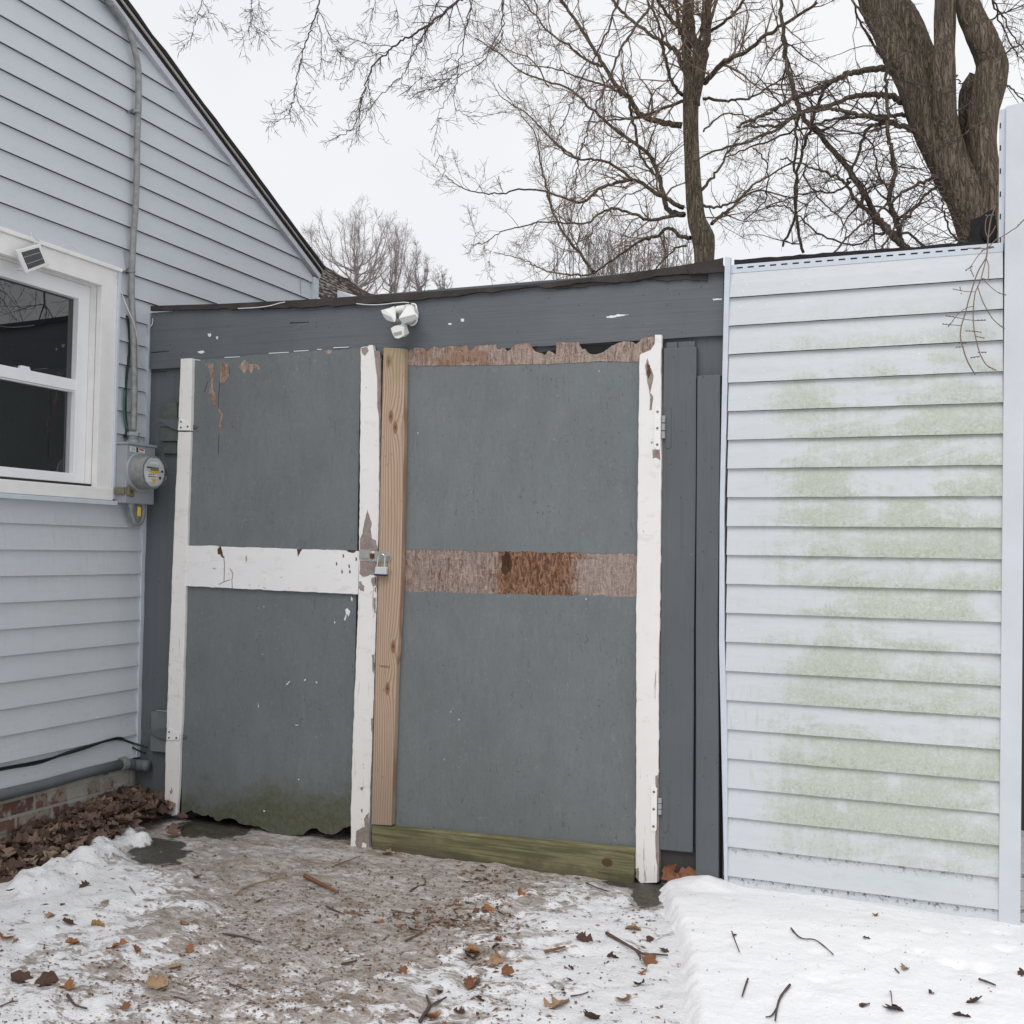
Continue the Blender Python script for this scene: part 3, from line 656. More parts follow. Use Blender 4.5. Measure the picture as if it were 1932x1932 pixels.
# casing (mitred look, four boards), sill, inner jambs
cs = empty("window", House.pt(3.7, CZ0, 0), parent=house)
def hb(name, y0, y1, z0, z1, d0, d1, mt, par, bev=.002):
    b = MB(); b.prism(House, [(y0, z0), (y1, z0), (y1, z1), (y0, z1)], d0, d1); return b.build(name, mt, par, bevel=bev)
hb("window_casing", WY1, CY1 - .018, CZ0 + .075, CZ1 - .02, -.004, .030, M['trim'], cs)
hb("window_casing", CY0 + .018, WY0, CZ0 + .075, CZ1 - .02, -.004, .030, M['trim'], cs)
hb("window_casing", WY0, WY1, WZ1, CZ1 - .02, -.004, .031, M['trim'], cs)
hb("window_casing", CY0, CY1, CZ1 - .02, CZ1, -.004, .046, M['trim'], cs)
hb("window_casing", CY1 - .018, CY1, CZ0 + .02, CZ1 - .02, -.004, .040, M['trimb'], cs)
hb("window_casing", CY0, CY0 + .018, CZ0 + .02, CZ1 - .02, -.004, .040, M['trimb'], cs)
hb("window_sill", CY0 + .018, CY1 - .018, CZ0 + .012, CZ0 + .075, -.004, .044, M['trim'], cs, .004)
hb("window_sill", CY0 - .01, CY1, CZ0 - .012, CZ0 + .010, -.004, .058, M['trimb'], cs)
b = MB(); J = -.085
b.prism(House, [(WY1 - .001, WZ0), (WY1 + .02, WZ0), (WY1 + .02, WZ1), (WY1 - .001, WZ1)], J, -.005)
b.prism(House, [(WY0 - .02, WZ0), (WY0 + .001, WZ0), (WY0 + .001, WZ1), (WY0 - .02, WZ1)], J, -.005)
b.prism(House, [(WY0, WZ1 - .001), (WY1, WZ1 - .001), (WY1, WZ1 + .02), (WY0, WZ1 + .02)], J, -.005)
b.prism(House, [(WY0, WZ0 - .02), (WY1, WZ0 - .02), (WY1, WZ0 + .004), (WY0, WZ0 + .004)], J, -.005)
b.build("window_jamb", M['trim'], cs)
FY1 = WY1 - .002; FY0 = WY0 + .002; FZ0 = WZ0 + .004; FZ1 = WZ1 - .002
GY1 = House.sz(cA(428, 548), -.07)[0]; GZT = House.sz(cA(428, 548), -.07)[1]; GZM = House.sz(cA(428, 1040), -.06)[1]; GZB = House.sz(cA(402, 1542), -.07)[1]
GY0 = WY0 + (WY1 - GY1)
b = MB()
for a in ((GY1, FY1, FZ0, FZ1), (FY0, GY0, FZ0, FZ1), (GY0, GY1, GZT, FZ1), (GY0, GY1, FZ0, GZB)):
    b.prism(House, [(a[0], a[2]), (a[1], a[2]), (a[1], a[3]), (a[0], a[3])], J, -.045)
b.build("window_frame", M['vinyl'], cs, bevel=.003)
b = MB(); b.prism(House, [(GY0, GZM - .028), (GY1, GZM - .028), (GY1, GZM + .028), (GY0, GZM + .028)], J, -.052)
b.prism(House, [(GY0, GZM - .036), (GY1, GZM - .036), (GY1, GZM - .029), (GY0, GZM - .029)], J, -.058)
for yy in (3.55, 3.93): b.prism(House, [(yy, GZM + .028), (yy + .07, GZM + .028), (yy + .06, GZM + .045), (yy + .01, GZM + .045)], -.075, -.056)
b.build("meeting_rail", M['vinyl'], cs, bevel=.002)
b = MB()
b.prism(House, [(GY1 - .022, GZB), (GY1 - .001, GZB), (GY1 - .001, GZM - .03), (GY1 - .022, GZM - .03)], -.084, -.074); b.build("screen_frame", M['greyplastic'], cs)
hb("window_pane", GY0, GY1, GZM + .028, GZT, -.088, -.079, M['glass'], cs, 0)
hb("window_pane", GY0, GY1, GZB, GZM - .036, -.088, -.080, M['glass'], cs, 0)
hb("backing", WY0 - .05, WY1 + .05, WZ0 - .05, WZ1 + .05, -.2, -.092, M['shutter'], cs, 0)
# rake boards and roof
def rakeboard(name, w0, w1, d0, d1, mat, jag=0, seed=1):
    nrm = Vector((-slope, 1)).normalized()   # in (y,z), perpendicular to the rake, up-outwards
    a = Vector((YE, rakez(YE))); b_ = Vector((YR, ZR)); n = nrm
    P = [a + n * w0, b_ + Vector((0, w0 / n.y)), b_ + Vector((0, w1 / n.y)), a + n * w1]
    pts = [tuple(p) for p in P]
    if jag: pts = rough(pts, .12, jag, seed, {2})
    mb = MB(); mb.prism(House, pts, d0, d1)
    mb.prism(House, [(2 * YR - y, z) for y, z in [tuple(p) for p in P]], d0, d1)
    return mb.build(name, mat, house)
rakeboard("rake_trim", -.012, .022, -.004, .040, M['fascia'])
rakeboard("rake_shade_strip", .022, .046, -.05, .042, M['black'])  # proud black strip paints the shadow band between the two rake trims
rakeboard("rake_trim", .046, .058, -.05, .050, M['beige'])
rakeboard("roof_edge", .058, .080, -.2, .060, M['shingle'], .005, 3)
mb = MB(); a = .076
for sgn in (1, -1):
    yy = YE + .01 if sgn > 0 else Y0 - .01; z = rakez(YE + .01) + a
    mb.loft([(XH - .18, yy, z), (XH - .18, YR, ZR + a + .03), (XH - .18, YR, ZR + a), (XH - .18, yy, z - .03)], [(XH - 6, yy, z), (XH - 6, YR, ZR + a + .03), (XH - 6, YR, ZR + a), (XH - 6, yy, z - .03)])
mb.build("roof", M['shingle'], house)
hb("corner_trim", YE - .06, YE + .002, ZB, rakez(YE) - .01, -.004, .030, M['trimb'], house)
# white crack in the third lap near the eave
# lower rear wing roof, seen past the eave: rows of old shingles
rw = empty("rear_wing", atY((650, 540), 8.6) - Vector((0, 0, 3.2)), parent=house)
mb = MB(); A0 = atY((585, 484), 8.9); A1 = atY((712, 562), 8.9); B0 = atY((590, 556), 7.2); B1 = atY((672, 574), 7.2)
n = 11; rg = random.Random(2); K = 26
for i in range(n):
    t0, t1 = i / n, (i + 1.0) / n
    a0, a1, b0, b1 = A0.lerp(B0, t0), A1.lerp(B1, t0), A0.lerp(B0, t1), A1.lerp(B1, t1); k = len(mb.v)
    for j in range(K + 1):
        w1 = Vector((0, -.01, rg.uniform(.004, .03))); mb.v += [a0.lerp(a1, j / K), b0.lerp(b1, j / K) + w1, b0.lerp(b1, j / K) + w1 - Vector((0, -.02, .03))]
    for j in range(K):
        mb.face((k + j * 3, k + j * 3 + 3, k + j * 3 + 4, k + j * 3 + 1)); mb.face((k + j * 3 + 1, k + j * 3 + 4, k + j * 3 + 5, k + j * 3 + 2))
wr = m_plain("weathered_shingles", (.19, .165, .15), .9, var=.95, sc=16, bump=.9)
mb.build("roof", wr, rw)
mb = MB(); q0 = atY((604, 528), 7.0); q1 = atY((700, 575), 7.2)
mb.loft([Vector((q0.x, 7.25, q0.z - .02)), Vector((q1.x, 7.25, q1.z)), Vector((q1.x, 7.25, 0)), Vector((q0.x, 7.25, 0))], [Vector((q0.x, 8.9, q0.z + .1)), Vector((q1.x, 8.9, q1.z)), Vector((q1.x, 8.9, 0)), Vector((q0.x, 8.9, 0))])
mb.build("wall", M['trimb'], rw)

# ---- solar panel on the casing
sp = empty("solar_panel", House.pt(*House.sz(cA(185, 315), .07), .07), "small white-framed solar panel tilted on the window's head casing", "solar panel")
P = [(93, 268), (232, 230), (282, 352), (150, 402)]; d = .085
out = [House.sz(cA(*p), d) for p in P]; c0 = (sum(p[0] for p in out) / 4, sum(p[1] for p in out) / 4)
inn = [(c0[0] + (p[0] - c0[0]) * .72, c0[1] + (p[1] - c0[1]) * .72) for p in out]
mb = MB(); mb.prism(House, out, d - .016, d); mb.build("frame", M['whitep'], sp, bevel=.004)
mb = MB(); mb.prism(House, inn, d, d + .0012); mb.build("solar_cells", M['cell'], sp)
mb = MB()
for t in (.3, .7):
    a = Vector(inn[0]).lerp(Vector(inn[3]), t); b_ = Vector(inn[1]).lerp(Vector(inn[2]), t); mb.tube([House.pt(a.x, a.y, d + .0015), House.pt(b_.x, b_.y, d + .0015)], .0011, 4)
for i in range(1, 12):
    a = Vector(inn[0]).lerp(Vector(inn[1]), i / 12); b_ = Vector(inn[3]).lerp(Vector(inn[2]), i / 12); mb.tube([House.pt(a.x, a.y, d + .0013), House.pt(b_.x, b_.y, d + .0013)], .0005, 3)
mb.build("grid_line", M['line'], sp)
mb = MB(); a = House.sz(cA(130, 385), .03); b_ = House.sz(cA(180, 320), .06)
mb.tube([House.pt(a[0] - .01, a[1] + .01, .0), House.pt(a[0], a[1], .04), House.pt(b_[0], b_[1], .069)], .008, 6); mb.build("bracket", M['whitep'], sp)
mb = MB(); mb.tube(catmull([House.pt(*House.sz(cA(*p), .05), .05 + e) for p, e in zip([(172, 238), (165, 200), (180, 165), (205, 200), (260, 230), (330, 250), (370, 240), (420, 250), (450, 270)], [.03, .02, .0, 0, -.01, -.01, -.005, -.005, -.01])], 5), .0022, 5, smooth if False else True)
mb.build("cord", M['wire'], sp)

# ---- electric meter with service pipe
mt = empty("electric_meter", House.pt(*House.sz(cN(640, 1310), .1), 0), "grey electric meter box with round glass meter and tall conduit beside the window", "electric meter")
db = .105
TL = House.sz(cN(400, 352), db); BR = House.sz(cN(850, 1325), db); TR = House.sz(cN(880, 385), db); BL = House.sz(cN(400, 1300), db)
y0, y1 = (TL[0] + BL[0]) / 2, (TR[0] + BR[0]) / 2; z0, z1 = (BL[1] + BR[1]) / 2, (TL[1] + TR[1]) / 2
hb("meter_box", y0, y1, z0, z1, .016, db, M['box'], mt, .004)
hb("box_lid", y0 - .006, y1 + .006, z1, z1 + .012, .01, db + .008, M['box'], mt, .002)
hb("box_seam", y0 - .0015, y0, z0 + .01, z1 - .01, .035, .04, M['greyplastic'], mt, 0)
cc = House.sz(cN(905, 795), db + .115); L = .115; rb = .088; cy, cz = cc
def ring(r, d, n=36): return [House.pt(cy + r * math.cos(2 * math.pi * i / n), cz + r * math.sin(2 * math.pi * i / n), d) for i in range(n)]
mb = MB(); mb.loft(ring(rb + .014, db + .012), ring(rb + .018, db)); mb.build("socket_ring", M['box'], mt, bevel=.002)
mb = MB(); mb.loft(ring(rb - .004, db + L - .022), ring(rb, db + .0122)); mb.build("meter_body", M['galv'], mt, smooth=False)
mb = MB(); mb.loft(ring(rb - .006, db + L - .002), ring(rb - .001, db + L - .021)); o = mb.build("glass_cover", M['clear'], mt, bevel=.004)
f = MB(); f.mi = 0; dd = db + L - .0198; f.loft(ring(rb - .014, dd), ring(rb - .014, dd - .002))
f.mi = 1
def fb(a, b_, c, d_, mi, e): f.mi = mi; f.prism(House, [(cy + a, cz + c), (cy + b_, cz + c), (cy + b_, cz + d_), (cy + a, cz + d_)], dd, dd + e)
fb(-.035, .030, .040, .052, 1, .001); fb(-.03, .03, .006, .026, 2, .0015); fb(-.062, .02, -.052, .000, 1, .001)
f.mi = 3; f.prism(House, [(cy - .05, cz + .004), (cy + .05, cz + .004), (cy + .01, cz - .012), (cy - .05, cz - .001)], dd + .001, dd + .002)
f.prism(House, [(cy - .03, cz - .035), (cy + .02, cz - .035), (cy - .003, cz - .06)], dd + .001, dd + .002)
fb(-.045, -.035, -.016, -.011, 4, .002); fb(-.028, -.02, -.016, -.011, 4, .002); fb(-.013, -.005, -.016, -.011, 4, .002); fb(-.05, .012, -.027, -.023, 4, .002)
fb(.05, .062, .0, .012, 4, .004); fb(.034, .048, -.036, -.022, 4, .004); fb(-.058, -.03, .018, .025, 4, .004)
f.build("meter_face", [M['face'], M['paper'], M['lightg'], M['yellow'], M['ink']], mt)
lb = MB(); a = House.sz(cN(462, 370), db); b_ = House.sz(cN(700, 470), db); ww = b_[0] - a[0]
lb.prism(House, [(a[0], a[1] - .026), (b_[0], a[1] - .033), (b_[0], a[1] - .008), (a[0], a[1])], db, db + .001)
lb.mi = 1; lb.prism(House, [(a[0] + ww * .42, a[1] - .028), (a[0] + ww * .56, a[1] - .029), (a[0] + ww * .56, a[1] - .004), (a[0] + ww * .42, a[1] - .003)], db + .001, db + .0018)
lb.mi = 2; lb.prism(House, [(a[0] + ww * .62, a[1] - .013), (b_[0] - .006, a[1] - .017), (b_[0] - .006, a[1] - .010), (a[0] + ww * .62, a[1] - .006)], db + .001, db + .0016)
for i in range(3): lb.prism(House, [(a[0] + ww * .62, a[1] - .017 - i * .005), (b_[0] - .01, a[1] - .019 - i * .005), (b_[0] - .01, a[1] - .0175 - i * .005), (a[0] + ww * .62, a[1] - .0155 - i * .005)], db + .001, db + .0014)
lb.mi = 1
for i in range(4): lb.prism(House, [(a[0] + .006, a[1] - .007 - i * .005), (a[0] + ww * .38, a[1] - .009 - i * .005), (a[0] + ww * .38, a[1] - .0075 - i * .005), (a[0] + .006, a[1] - .0055 - i * .005)], db + .001, db + .0014)
lb.build("warning_label", [M['paper'], M['ink'], M['red']], mt)
gc = MB(); q = House.sz(cN(400, 1105), db)
gc.prism(House, [(q[0] - .002, q[1] - .022), (q[0] + .045, q[1] - .028), (q[0] + .045, q[1] + .018), (q[0] - .002, q[1] + .024)], db, db + .018)
gc.loft([(XH + .045, y0 - .016, q[1] - .018), (XH + .105, y0 - .016, q[1] - .018), (XH + .105, y0 - .016, q[1] + .02), (XH + .045, y0 - .016, q[1] + .02)], [(XH + .045, y0, q[1] - .018), (XH + .105, y0, q[1] - .018), (XH + .105, y0, q[1] + .02), (XH + .045, y0, q[1] + .02)])
gc.build("ground_clamp", M['brass'], mt, bevel=.003)
gb = MB(); gb.tube([House.pt(q[0] + .018, q[1], db + .017), House.pt(q[0] + .018, q[1], db + .026)], .008, 6); gb.build("bolt", M['rust'], mt)
PIP = [(600, -30), (632, 20), (665, 62), (715, 135), (748, 215), (772, 300), (788, 390), (791, 480), (790, 600), (786, 700), (782, 800), (780, 1000), (772, 1200), (760, 1370)]
pp = [House.pt(*House.sz(cQ(*p), .045), .045) for p in PIP]
a = House.sz(cA(748, 390), .04); pp += [House.pt(*House.sz(cA(*p), e), e) for p, e in (((750, 480), .04), ((757, 650), .045), ((765, 900), .05), ((766, 1100), .055), ((760, 1300), .058))]
first = pp[0] + Vector((0, -.5, .42)); pc = catmull([first] + pp, 6)
mb = MB(); mb.tube(pc, .0165, 14); pipe = mb.build("service_pipe", M['galv'], mt, smooth=True)
def band(q, r, h, nm, mtl, par=None, sides=14):
    b = MB(); b.tube([q - Vector((0, 0, h / 2)), q + Vector((0, 0, h / 2))], r, sides); return b.build(nm, mtl, par or mt, bevel=.0015)
for cq, e in ((cQ(780, 638), .045), (cA(750, 390), .04)):
    q = House.pt(*House.sz(cq, e), e); s_ = band(q, .0205, .014, "pipe_strap", M['galv'], pipe)
    b = MB(); b.loft([q + Vector((-.04, -.03, -.012)), q + Vector((-.02, -.03, -.012)), q + Vector((-.02, .0, .012)), q + Vector((-.04, .0, .012))], [q + Vector((-.04, -.03, 0)), q + Vector((-.02, -.03, 0)), q + Vector((-.02, 0, .02)), q + Vector((-.04, 0, .02))]); b.build("strap_ear", M['galv'], pipe)
q = House.pt(*House.sz(cN(515, 290), .058), .058); q.z = z1 + .02
band(q, .031, .022, "hub", M['box']); band(q + Vector((0, 0, .022)), .026, .022, "hub", M['galv']); band(q + Vector((0, 0, .042)), .032, .020, "locknut", M['box'], sides=8)
q2 = [House.pt(*House.sz(cA(*p), .02), .02) for p in ((722, 640), (735, 700), (740, 800), (732, 900), (722, 1000), (716, 1100), (716, 1200), (722, 1290), (712, 1335))]
mb = MB(); mb.tube(catmull(q2, 4), .0065, 6); mb.build("earth_cable", M['cable'], mt, smooth=True)
q2 = [House.pt(*House.sz(cA(*p), .028), .028) for p in ((712, 1070), (706, 1150), (712, 1240), (730, 1300))]
mb = MB(); mb.tube(catmull(q2, 4), .005, 6); mb.build("copper_cable", M['copper'], mt, smooth=True)
q2 = [House.pt(*House.sz(cN(*p), .06), .06) for p in ((470, 1290), (475, 1400), (490, 1500), (525, 1600), (580, 1645), (640, 1610), (672, 1500), (680, 1400), (668, 1300))]
mb = MB(); mb.tube(catmull(q2, 5), .0135, 12); mb.build("conduit_loop", M['galv'], mt, smooth=True)
for p in ((470, 1335), (668, 1300)): band(House.pt(*House.sz(cN(*p), .06), .06), .019, .022, "conduit_nut", M['box'])
q = House.sz(cN(610, 1440), .10); mb = MB(); mb.prism(House, [(q[0] - .010, q[1] - .022), (q[0] + .010, q[1] - .026), (q[0] + .010, q[1] + .022), (q[0] - .008, q[1] + .026)], .095, .105); mb.build("seal_tag", M['yellow'], mt, bevel=.002)
mb = MB(); mb.tube([House.pt(q[0], q[1] + .02, .1), House.pt(q[0] + .002, z0 + .001, .09)], .0015, 4); mb.build("seal_wire", M['steel'], mt)
# thin white wire from the casing across the siding
mb = MB(); pts = [((660, 400), .05), ((680, 470), .04), ((712, 560), .05), ((740, 630), .075), ((770, 700), .08), ((785, 800), .05), ((805, 900), .03), ((835, 955), .025)]
mb.tube(catmull([House.pt(*House.sz(cA(*p), e), e) for p, e in pts], 5), .0024, 5); mb.build("antenna_wire", M['wire'], None, smooth=True, label="thin white wire looping over the conduit from the window casing", cat="wire")
mb = MB(); pts = [((872, 655), .02), ((868, 690), .03), ((848, 715), .035), ((834, 740), .03), ((836, 775), .03)]
mb.tube(catmull([Front.pt(*Front.sz(cA(*p), e), e) for p, e in pts], 5), .0024, 5); mb.build("loose_wire", M['wire'], None, smooth=True, label="short kinked white wire end at the top of the house corner", cat="wire")
# crack lines in siding joints (overlap seams)
mb = MB()
for (p0, p1, p2) in ((cA(710, 265), cA(716, 330), cA(722, 380)), (cS(245, 658), cS(244, 730), cS(244, 800))):
    pts = [House.pt(*House.sz(p, .018), .0165) for p in (p0, p1, p2)]; mb.tube(pts, .0022, 4)
mb.parts("siding_seam", M['greyplastic'], house)

# ---- drain pipe along the foundation, hose above
mb = MB(); zz = [House.pt(*House.sz(cB(*p), .03), .03) for p in ((0, 1365), (200, 1318), (400, 1262), (590, 1215))]
zz = [zz[0] + (zz[0] - zz[1]) * 6] + zz; mb.tube(zz, .026, 14)
dp = empty("drain_pipe", zz[2] - Vector((0, 0, .03)), "painted grey pipe with elbow running along the brick foundation", "pipe")
mb.build("pipe_run", M['pipe'], dp, smooth=True)
mb = MB(); e0 = zz[-1]; e1 = Front.pt(*Front.sz(cB(640, 1222), .05), .05); e2 = Front.pt(*Front.sz(cB(700, 1228), .05), .045); mb.tube(catmull([e0, e1, e2], 5), .030, 14); mb.build("elbow", M['pipe'], dp, smooth=True)
mb = MB(); mb.tube([e0 + (zz[-2] - e0).normalized() * .03, e0 - (zz[-2] - e0).normalized() * .01], .035, 14); mb.build("collar", M['galv'], dp)
def wirerun(pts, r, mtl, nm, lab, cat, group=None):
    b = MB(); b.tube(catmull(pts, 5), r, 6); return b.build(nm, mtl, None, smooth=True, label=lab, cat=cat, group=group)
H_ = lambda c, p, e: House.pt(*House.sz(c(*p), e), e); F_ = lambda c, p, e: Front.pt(*Front.sz(c(*p), e), e)
wirerun([H_(cB, (-400, 1330), .022), H_(cB, (0, 1245), .022), H_(cB, (120, 1225), .022), H_(cB, (200, 1208), .024), H_(cB, (330, 1160), .022), H_(cB, (460, 1120), .022), H_(cB, (560, 1098), .024), F_(cB, (630, 1118), .05), F_(cB, (698, 1138), .03)], .0062, M['cable'], "garden_hose", "dark green cable sagging along the lowest siding course", "cable")
wirerun([H_(cB, (-400, 1310), .03), H_(cB, (0, 1238), .03), H_(cB, (200, 1200), .03), H_(cB, (380, 1152), .028), H_(cB, (560, 1092), .03), F_(cB, (610, 1125), .06), F_(cB, (650, 1150), .05), F_(cB, (694, 1168), .02)], .0045, M['black'], "thin_cable", "thin black cable above the green one, ending at the shed corner", "cable")

# ================================================================== SHED
shed = empty("shed", Front.pt(-2.3, 0, 0), "grey wooden shed with white-trimmed double doors and sided end wall", "shed")
X0 = XH + .001; XJ = Front.sz((1366, 1200), .03)[0]; ZT = Front.sz((820, 540), 0)[1]
ZHB = Front.sz(cE(1520, 265), .02)[1]
DL = Front.sz(cC(330, 600), 0)[0]; DR = Front.sz(cG(232, 400), 0)[0]
b = MB()
b.prism(Front, [(X0, -.05), (DL, -.05), (DL, ZT - .05), (X0, ZT - .05)], -.05, 0)
b.prism(Front, [(DR + .02, -.05), (.16, -.05), (.16, ZT - .05), (DR + .02, ZT - .05)], -.05, 0)
b.prism(Front, [(DL, ZHB - .06), (DR + .02, ZHB - .06), (DR + .02, ZT - .05), (DL, ZT - .05)], -.05, 0)
b.build("front_wall", M['board'], shed)
b = MB(); b.box(X0, .16, 8.3, 8.35, -.1, 2.95); b.box(.11, .16, D + .05, 8.3, -.1, 2.68); b.box(X0, X0 + .05, D + .05, 8.3, -.1, 2.68); b.build("back_wall", M['darkin'], shed)
b = MB(); zt = ZT - .052
b.loft([(X0, D - .012, zt), (.2, D - .012, zt), (.2, 8.4, zt + .22), (X0, 8.4, zt + .22)], [(X0, D - .012, zt + .03), (.2, D - .012, zt + .03), (.2, 8.4, zt + .25), (X0, 8.4, zt + .25)])
b.build("roof", M['felt'], shed)
sx0, sx1 = Front.sz((745, 552), 0)[0], Front.sz((1090, 528), 0)[0]
b = MB(); b.loft([(sx0, D + .02, zt + .030), (sx1, D + .02, zt + .030), (sx1 + .2, 6.8, zt + .15), (sx0 - .2, 6.8, zt + .15)], [(sx0, D + .02, zt + .040), (sx1, D + .02, zt + .036), (sx1 + .2, 6.8, zt + .17), (sx0 - .2, 6.8, zt + .17)])
b.build("roof_snow", M['roofsnow'], None, label="thin sheet of snow lying on the shed roof's front edge", cat="snow patch", kind='stuff')
# felt roof edge: left long piece, right overlapping piece with torn lower edge
vv = lambda *p: p
pts = [(284, 577), (420, 573), (560, 566), (700, 557), (860, 547), (1000, 536), (1130, 522), (1250, 506), (1362, 488)]
low = [(1362, 508), (1298, 516), (1240, 520), (1200, 529), (1150, 533), (1100, 533), (1050, 540), (1000, 541), (950, 547), (900, 551), (860, 559), (800, 564), (700, 572), (600, 578), (500, 582), (400, 583), (284, 586)]
slab("roof_edge", Front, vv, pts + low, .022, .042, M['felt'], shed, .0, .0045, .03, 4, set(range(8, 24)))
slab("roof_edge", Front, vv, [(1298, 500), (1364, 486), (1366, 513), (1330, 516), (1300, 517)], .043, .052, M['felt'], shed, .001, .002, .02, 7)
slab("flashing", Front, vv, [(1040, 541), (1120, 531), (1230, 522), (1335, 517), (1334, 529), (1220, 528), (1120, 538), (1050, 545)], .024, .034, M['felt'], shed, .0, .0035, .015, 9)
# header board
hd = [(X0 + .03, ZHB - .0), (Front.sz((1365, 600), .02)[0], ZHB), (Front.sz((1365, 600), .02)[0], ZT - .022), (X0 + .03, ZT - .022)]
b = MB(); b.prism(Front, rough(hd, .08, .0012, 3, {0}), .001, .022); b.build("header_board", M['header'], shed, bevel=.002)
b = MB()
for p, q in (((100, 415), (215, 402)), ((100, 536), (200, 534)), ((980, 227), (1100, 220))):
    a = Front.sz(cC(*p), .022); c = Front.sz(cC(*q), .022); b.loft([Front.pt(a[0], a[1], .0225), Front.pt(c[0], c[1], .0225), Front.pt(c[0], c[1] + .003, .0225), Front.pt(a[0], a[1] + .006, .0225)], [Front.pt(a[0], a[1], .021), Front.pt(c[0], c[1], .021), Front.pt(c[0], c[1] + .003, .021), Front.pt(a[0], a[1] + .006, .021)])
b.parts("crack", M['black'], shed)
b = MB(); rg = random.Random(8)
def chip(b, c, pts, plane=Front, d=.0222, e=.0008, seed=1, amp=.0015, step=.008):
    poly = rough([plane.sz(c(*p), d) for p in pts], step, amp, seed); b.prism(plane, poly, d - .001, d + e)
chip(b, cE, [(1212, 149), (1262, 142), (1272, 136), (1330, 139), (1300, 146), (1250, 155), (1215, 156)])
chip(b, cF, [(590, 412), (630, 410), (628, 417), (592, 418)]); chip(b, cE, [(458, 160), (475, 160), (474, 175), (460, 175)]); chip(b, cE, [(393, 183), (410, 183), (409, 192), (394, 191)])
chip(b, cC, [(458, 290), (478, 288), (480, 305), (468, 312), (460, 302)]); chip(b, cC, [(512, 308), (524, 308), (522, 325), (513, 324)])
chip(b, cC, [(395, 402), (430, 398), (440, 408), (420, 418), (398, 412)])
for i in range(0):
    x = rg.uniform(300, 1900); y = rg.uniform(60, 330)
    q = Front.sz(cE(x - 300, y * .9 + 60), .0222); r = rg.uniform(.0015, .004)
    if q[0] > XJ or q[1] < ZHB + .01: continue
    b.prism(Front, [(q[0] - r * rg.uniform(.5, 1.8), q[1]), (q[0], q[1] - r * .6), (q[0] + r * rg.uniform(.5, 2), q[1]), (q[0], q[1] + r * .7)], .0215, .0229)
b.parts("paint_chip", M['paper'], shed)
# left filler wall: mossy spacer blocks behind the strap hinges
gw = m_plain("mossy_grey_block", (.092, .108, .100), .85, var=.25, sc=30, bump=.5)
bl = [slab("spacer_block", Front, cC, [(170, 735), (262, 722), (262, 880), (160, 880)], .002, .040, gw, shed, .003, .0015, .02, 2),
      slab("spacer_block", Front, cC, [(158, 882), (268, 885), (268, 972), (155, 972)], .002, .034, gw, shed, .003),
      slab("spacer_block", Front, cC, [(172, 974), (262, 975), (262, 1052), (175, 1050)], .002, .020, gw, shed, .003),
      slab("spacer_block", Front, cD, [(92, 1000), (196, 1000), (192, 1122), (92, 1112)], .002, .030, M['osb'], shed, .003),
      slab("spacer_block", Front, cD, [(98, 862), (198, 866), (196, 998), (96, 990)], .002, .020, M['osb'], shed, .003)]
b = MB(); q0 = Front.sz(cD(132, 855), .03); q1 = Front.sz(cD(204, 860), .045); b.tube([Front.pt(*q0, .03), Front.pt(*q1, .045)], .003, 5); b.build("nail", M['steel'], shed)

# ---------------- left door
dl = empty("door", Front.pt(-3.3, 0, .02), parent=shed)
tag(dl, "left door with bare gnawed bottom and white middle rail")
bot = [(300, 1520), (330, 1497), (355, 1486), (372, 1502), (430, 1522), (460, 1515), (495, 1530), (505, 1550), (530, 1556), (560, 1540), (620, 1542), (660, 1572), (720, 1582), (780, 1590), (840, 1622), (900, 1640), (980, 1648), (1060, 1645), (1080, 1622), (1110, 1603), (1150, 1600), (1180, 1628), (1220, 1637), (1270, 1636), (1310, 1604), (1362, 1585)]
P = [Front.sz(cC(360, 460), .028), Front.sz(cC(560, 448), .028), Front.sz(cC(850, 415), .028), Front.sz(cC(1428, 382), .028)]
PB = [Front.sz(cD(*p), .028) for p in bot][::-1]
k0 = 4; poly = P + [(PB[0][0] + .01, PB[0][1])] + PB + [(PB[-1][0] - .01, PB[-1][1])]
b = MB(); b.prism(Front, rough(poly, .012, .0028, 5, {0, 1, 2} | set(range(5, len(poly) - 2))), .008, .028)
b.build("door_panel", M['osbm'], dl)
st1 = slab("stile", Front, cC, [(287, 450), (360, 446), (352, 905), (271, 905)], .0285, .050, M['white'], dl, .002, .0008, .03, 2)
pts = [cC(270, 912), cC(350, 912)] + [cD(318, 60), cD(296, 900), cD(284, 1060), cD(276, 1340), cD(266, 1460), cD(262, 1522), cD(225, 1522), cD(184, 1505), cD(190, 1130), cD(232, 0)]
slab("stile", Front, vv, pts, .0285, .048, M['white'], dl, .002, .0012, .03, 3)
slab("rail", Front, vv, [cC(325, 1634), cC(515, 1636), cC(525, 1660), cC(545, 1640), cC(1030, 1655), cC(1040, 1680), cC(1060, 1657), cC(1418, 1668), cD(1412, 118), cD(860, 92), cD(615, 80), cD(318, 65)], .0285, .046, M['whiter'], dl, .0015, .0012, .02, 4)
b = MB()
chip(b, cC, [(520, 1655), (540, 1640), (548, 1665), (555, 1700), (566, 1710), (552, 1712), (538, 1690), (524, 1690)], d=.046)
for pth in ([(560, 1700), (565, 1760), (562, 1860)], [(600, 1780), (620, 1812), (612, 1850), (614, 1905)], [(530, 1880), (565, 1862), (600, 1850)]):
    b.tube([Front.pt(*Front.sz(cC(*p), .046), .046) for p in pth], .0018, 4)
chip(b, cC, [(1330, 1662), (1400, 1664), (1385, 1680), (1352, 1676)], d=.046); chip(b, cC, [(1025, 1655), (1050, 1655), (1045, 1675), (1030, 1705)], d=.046)
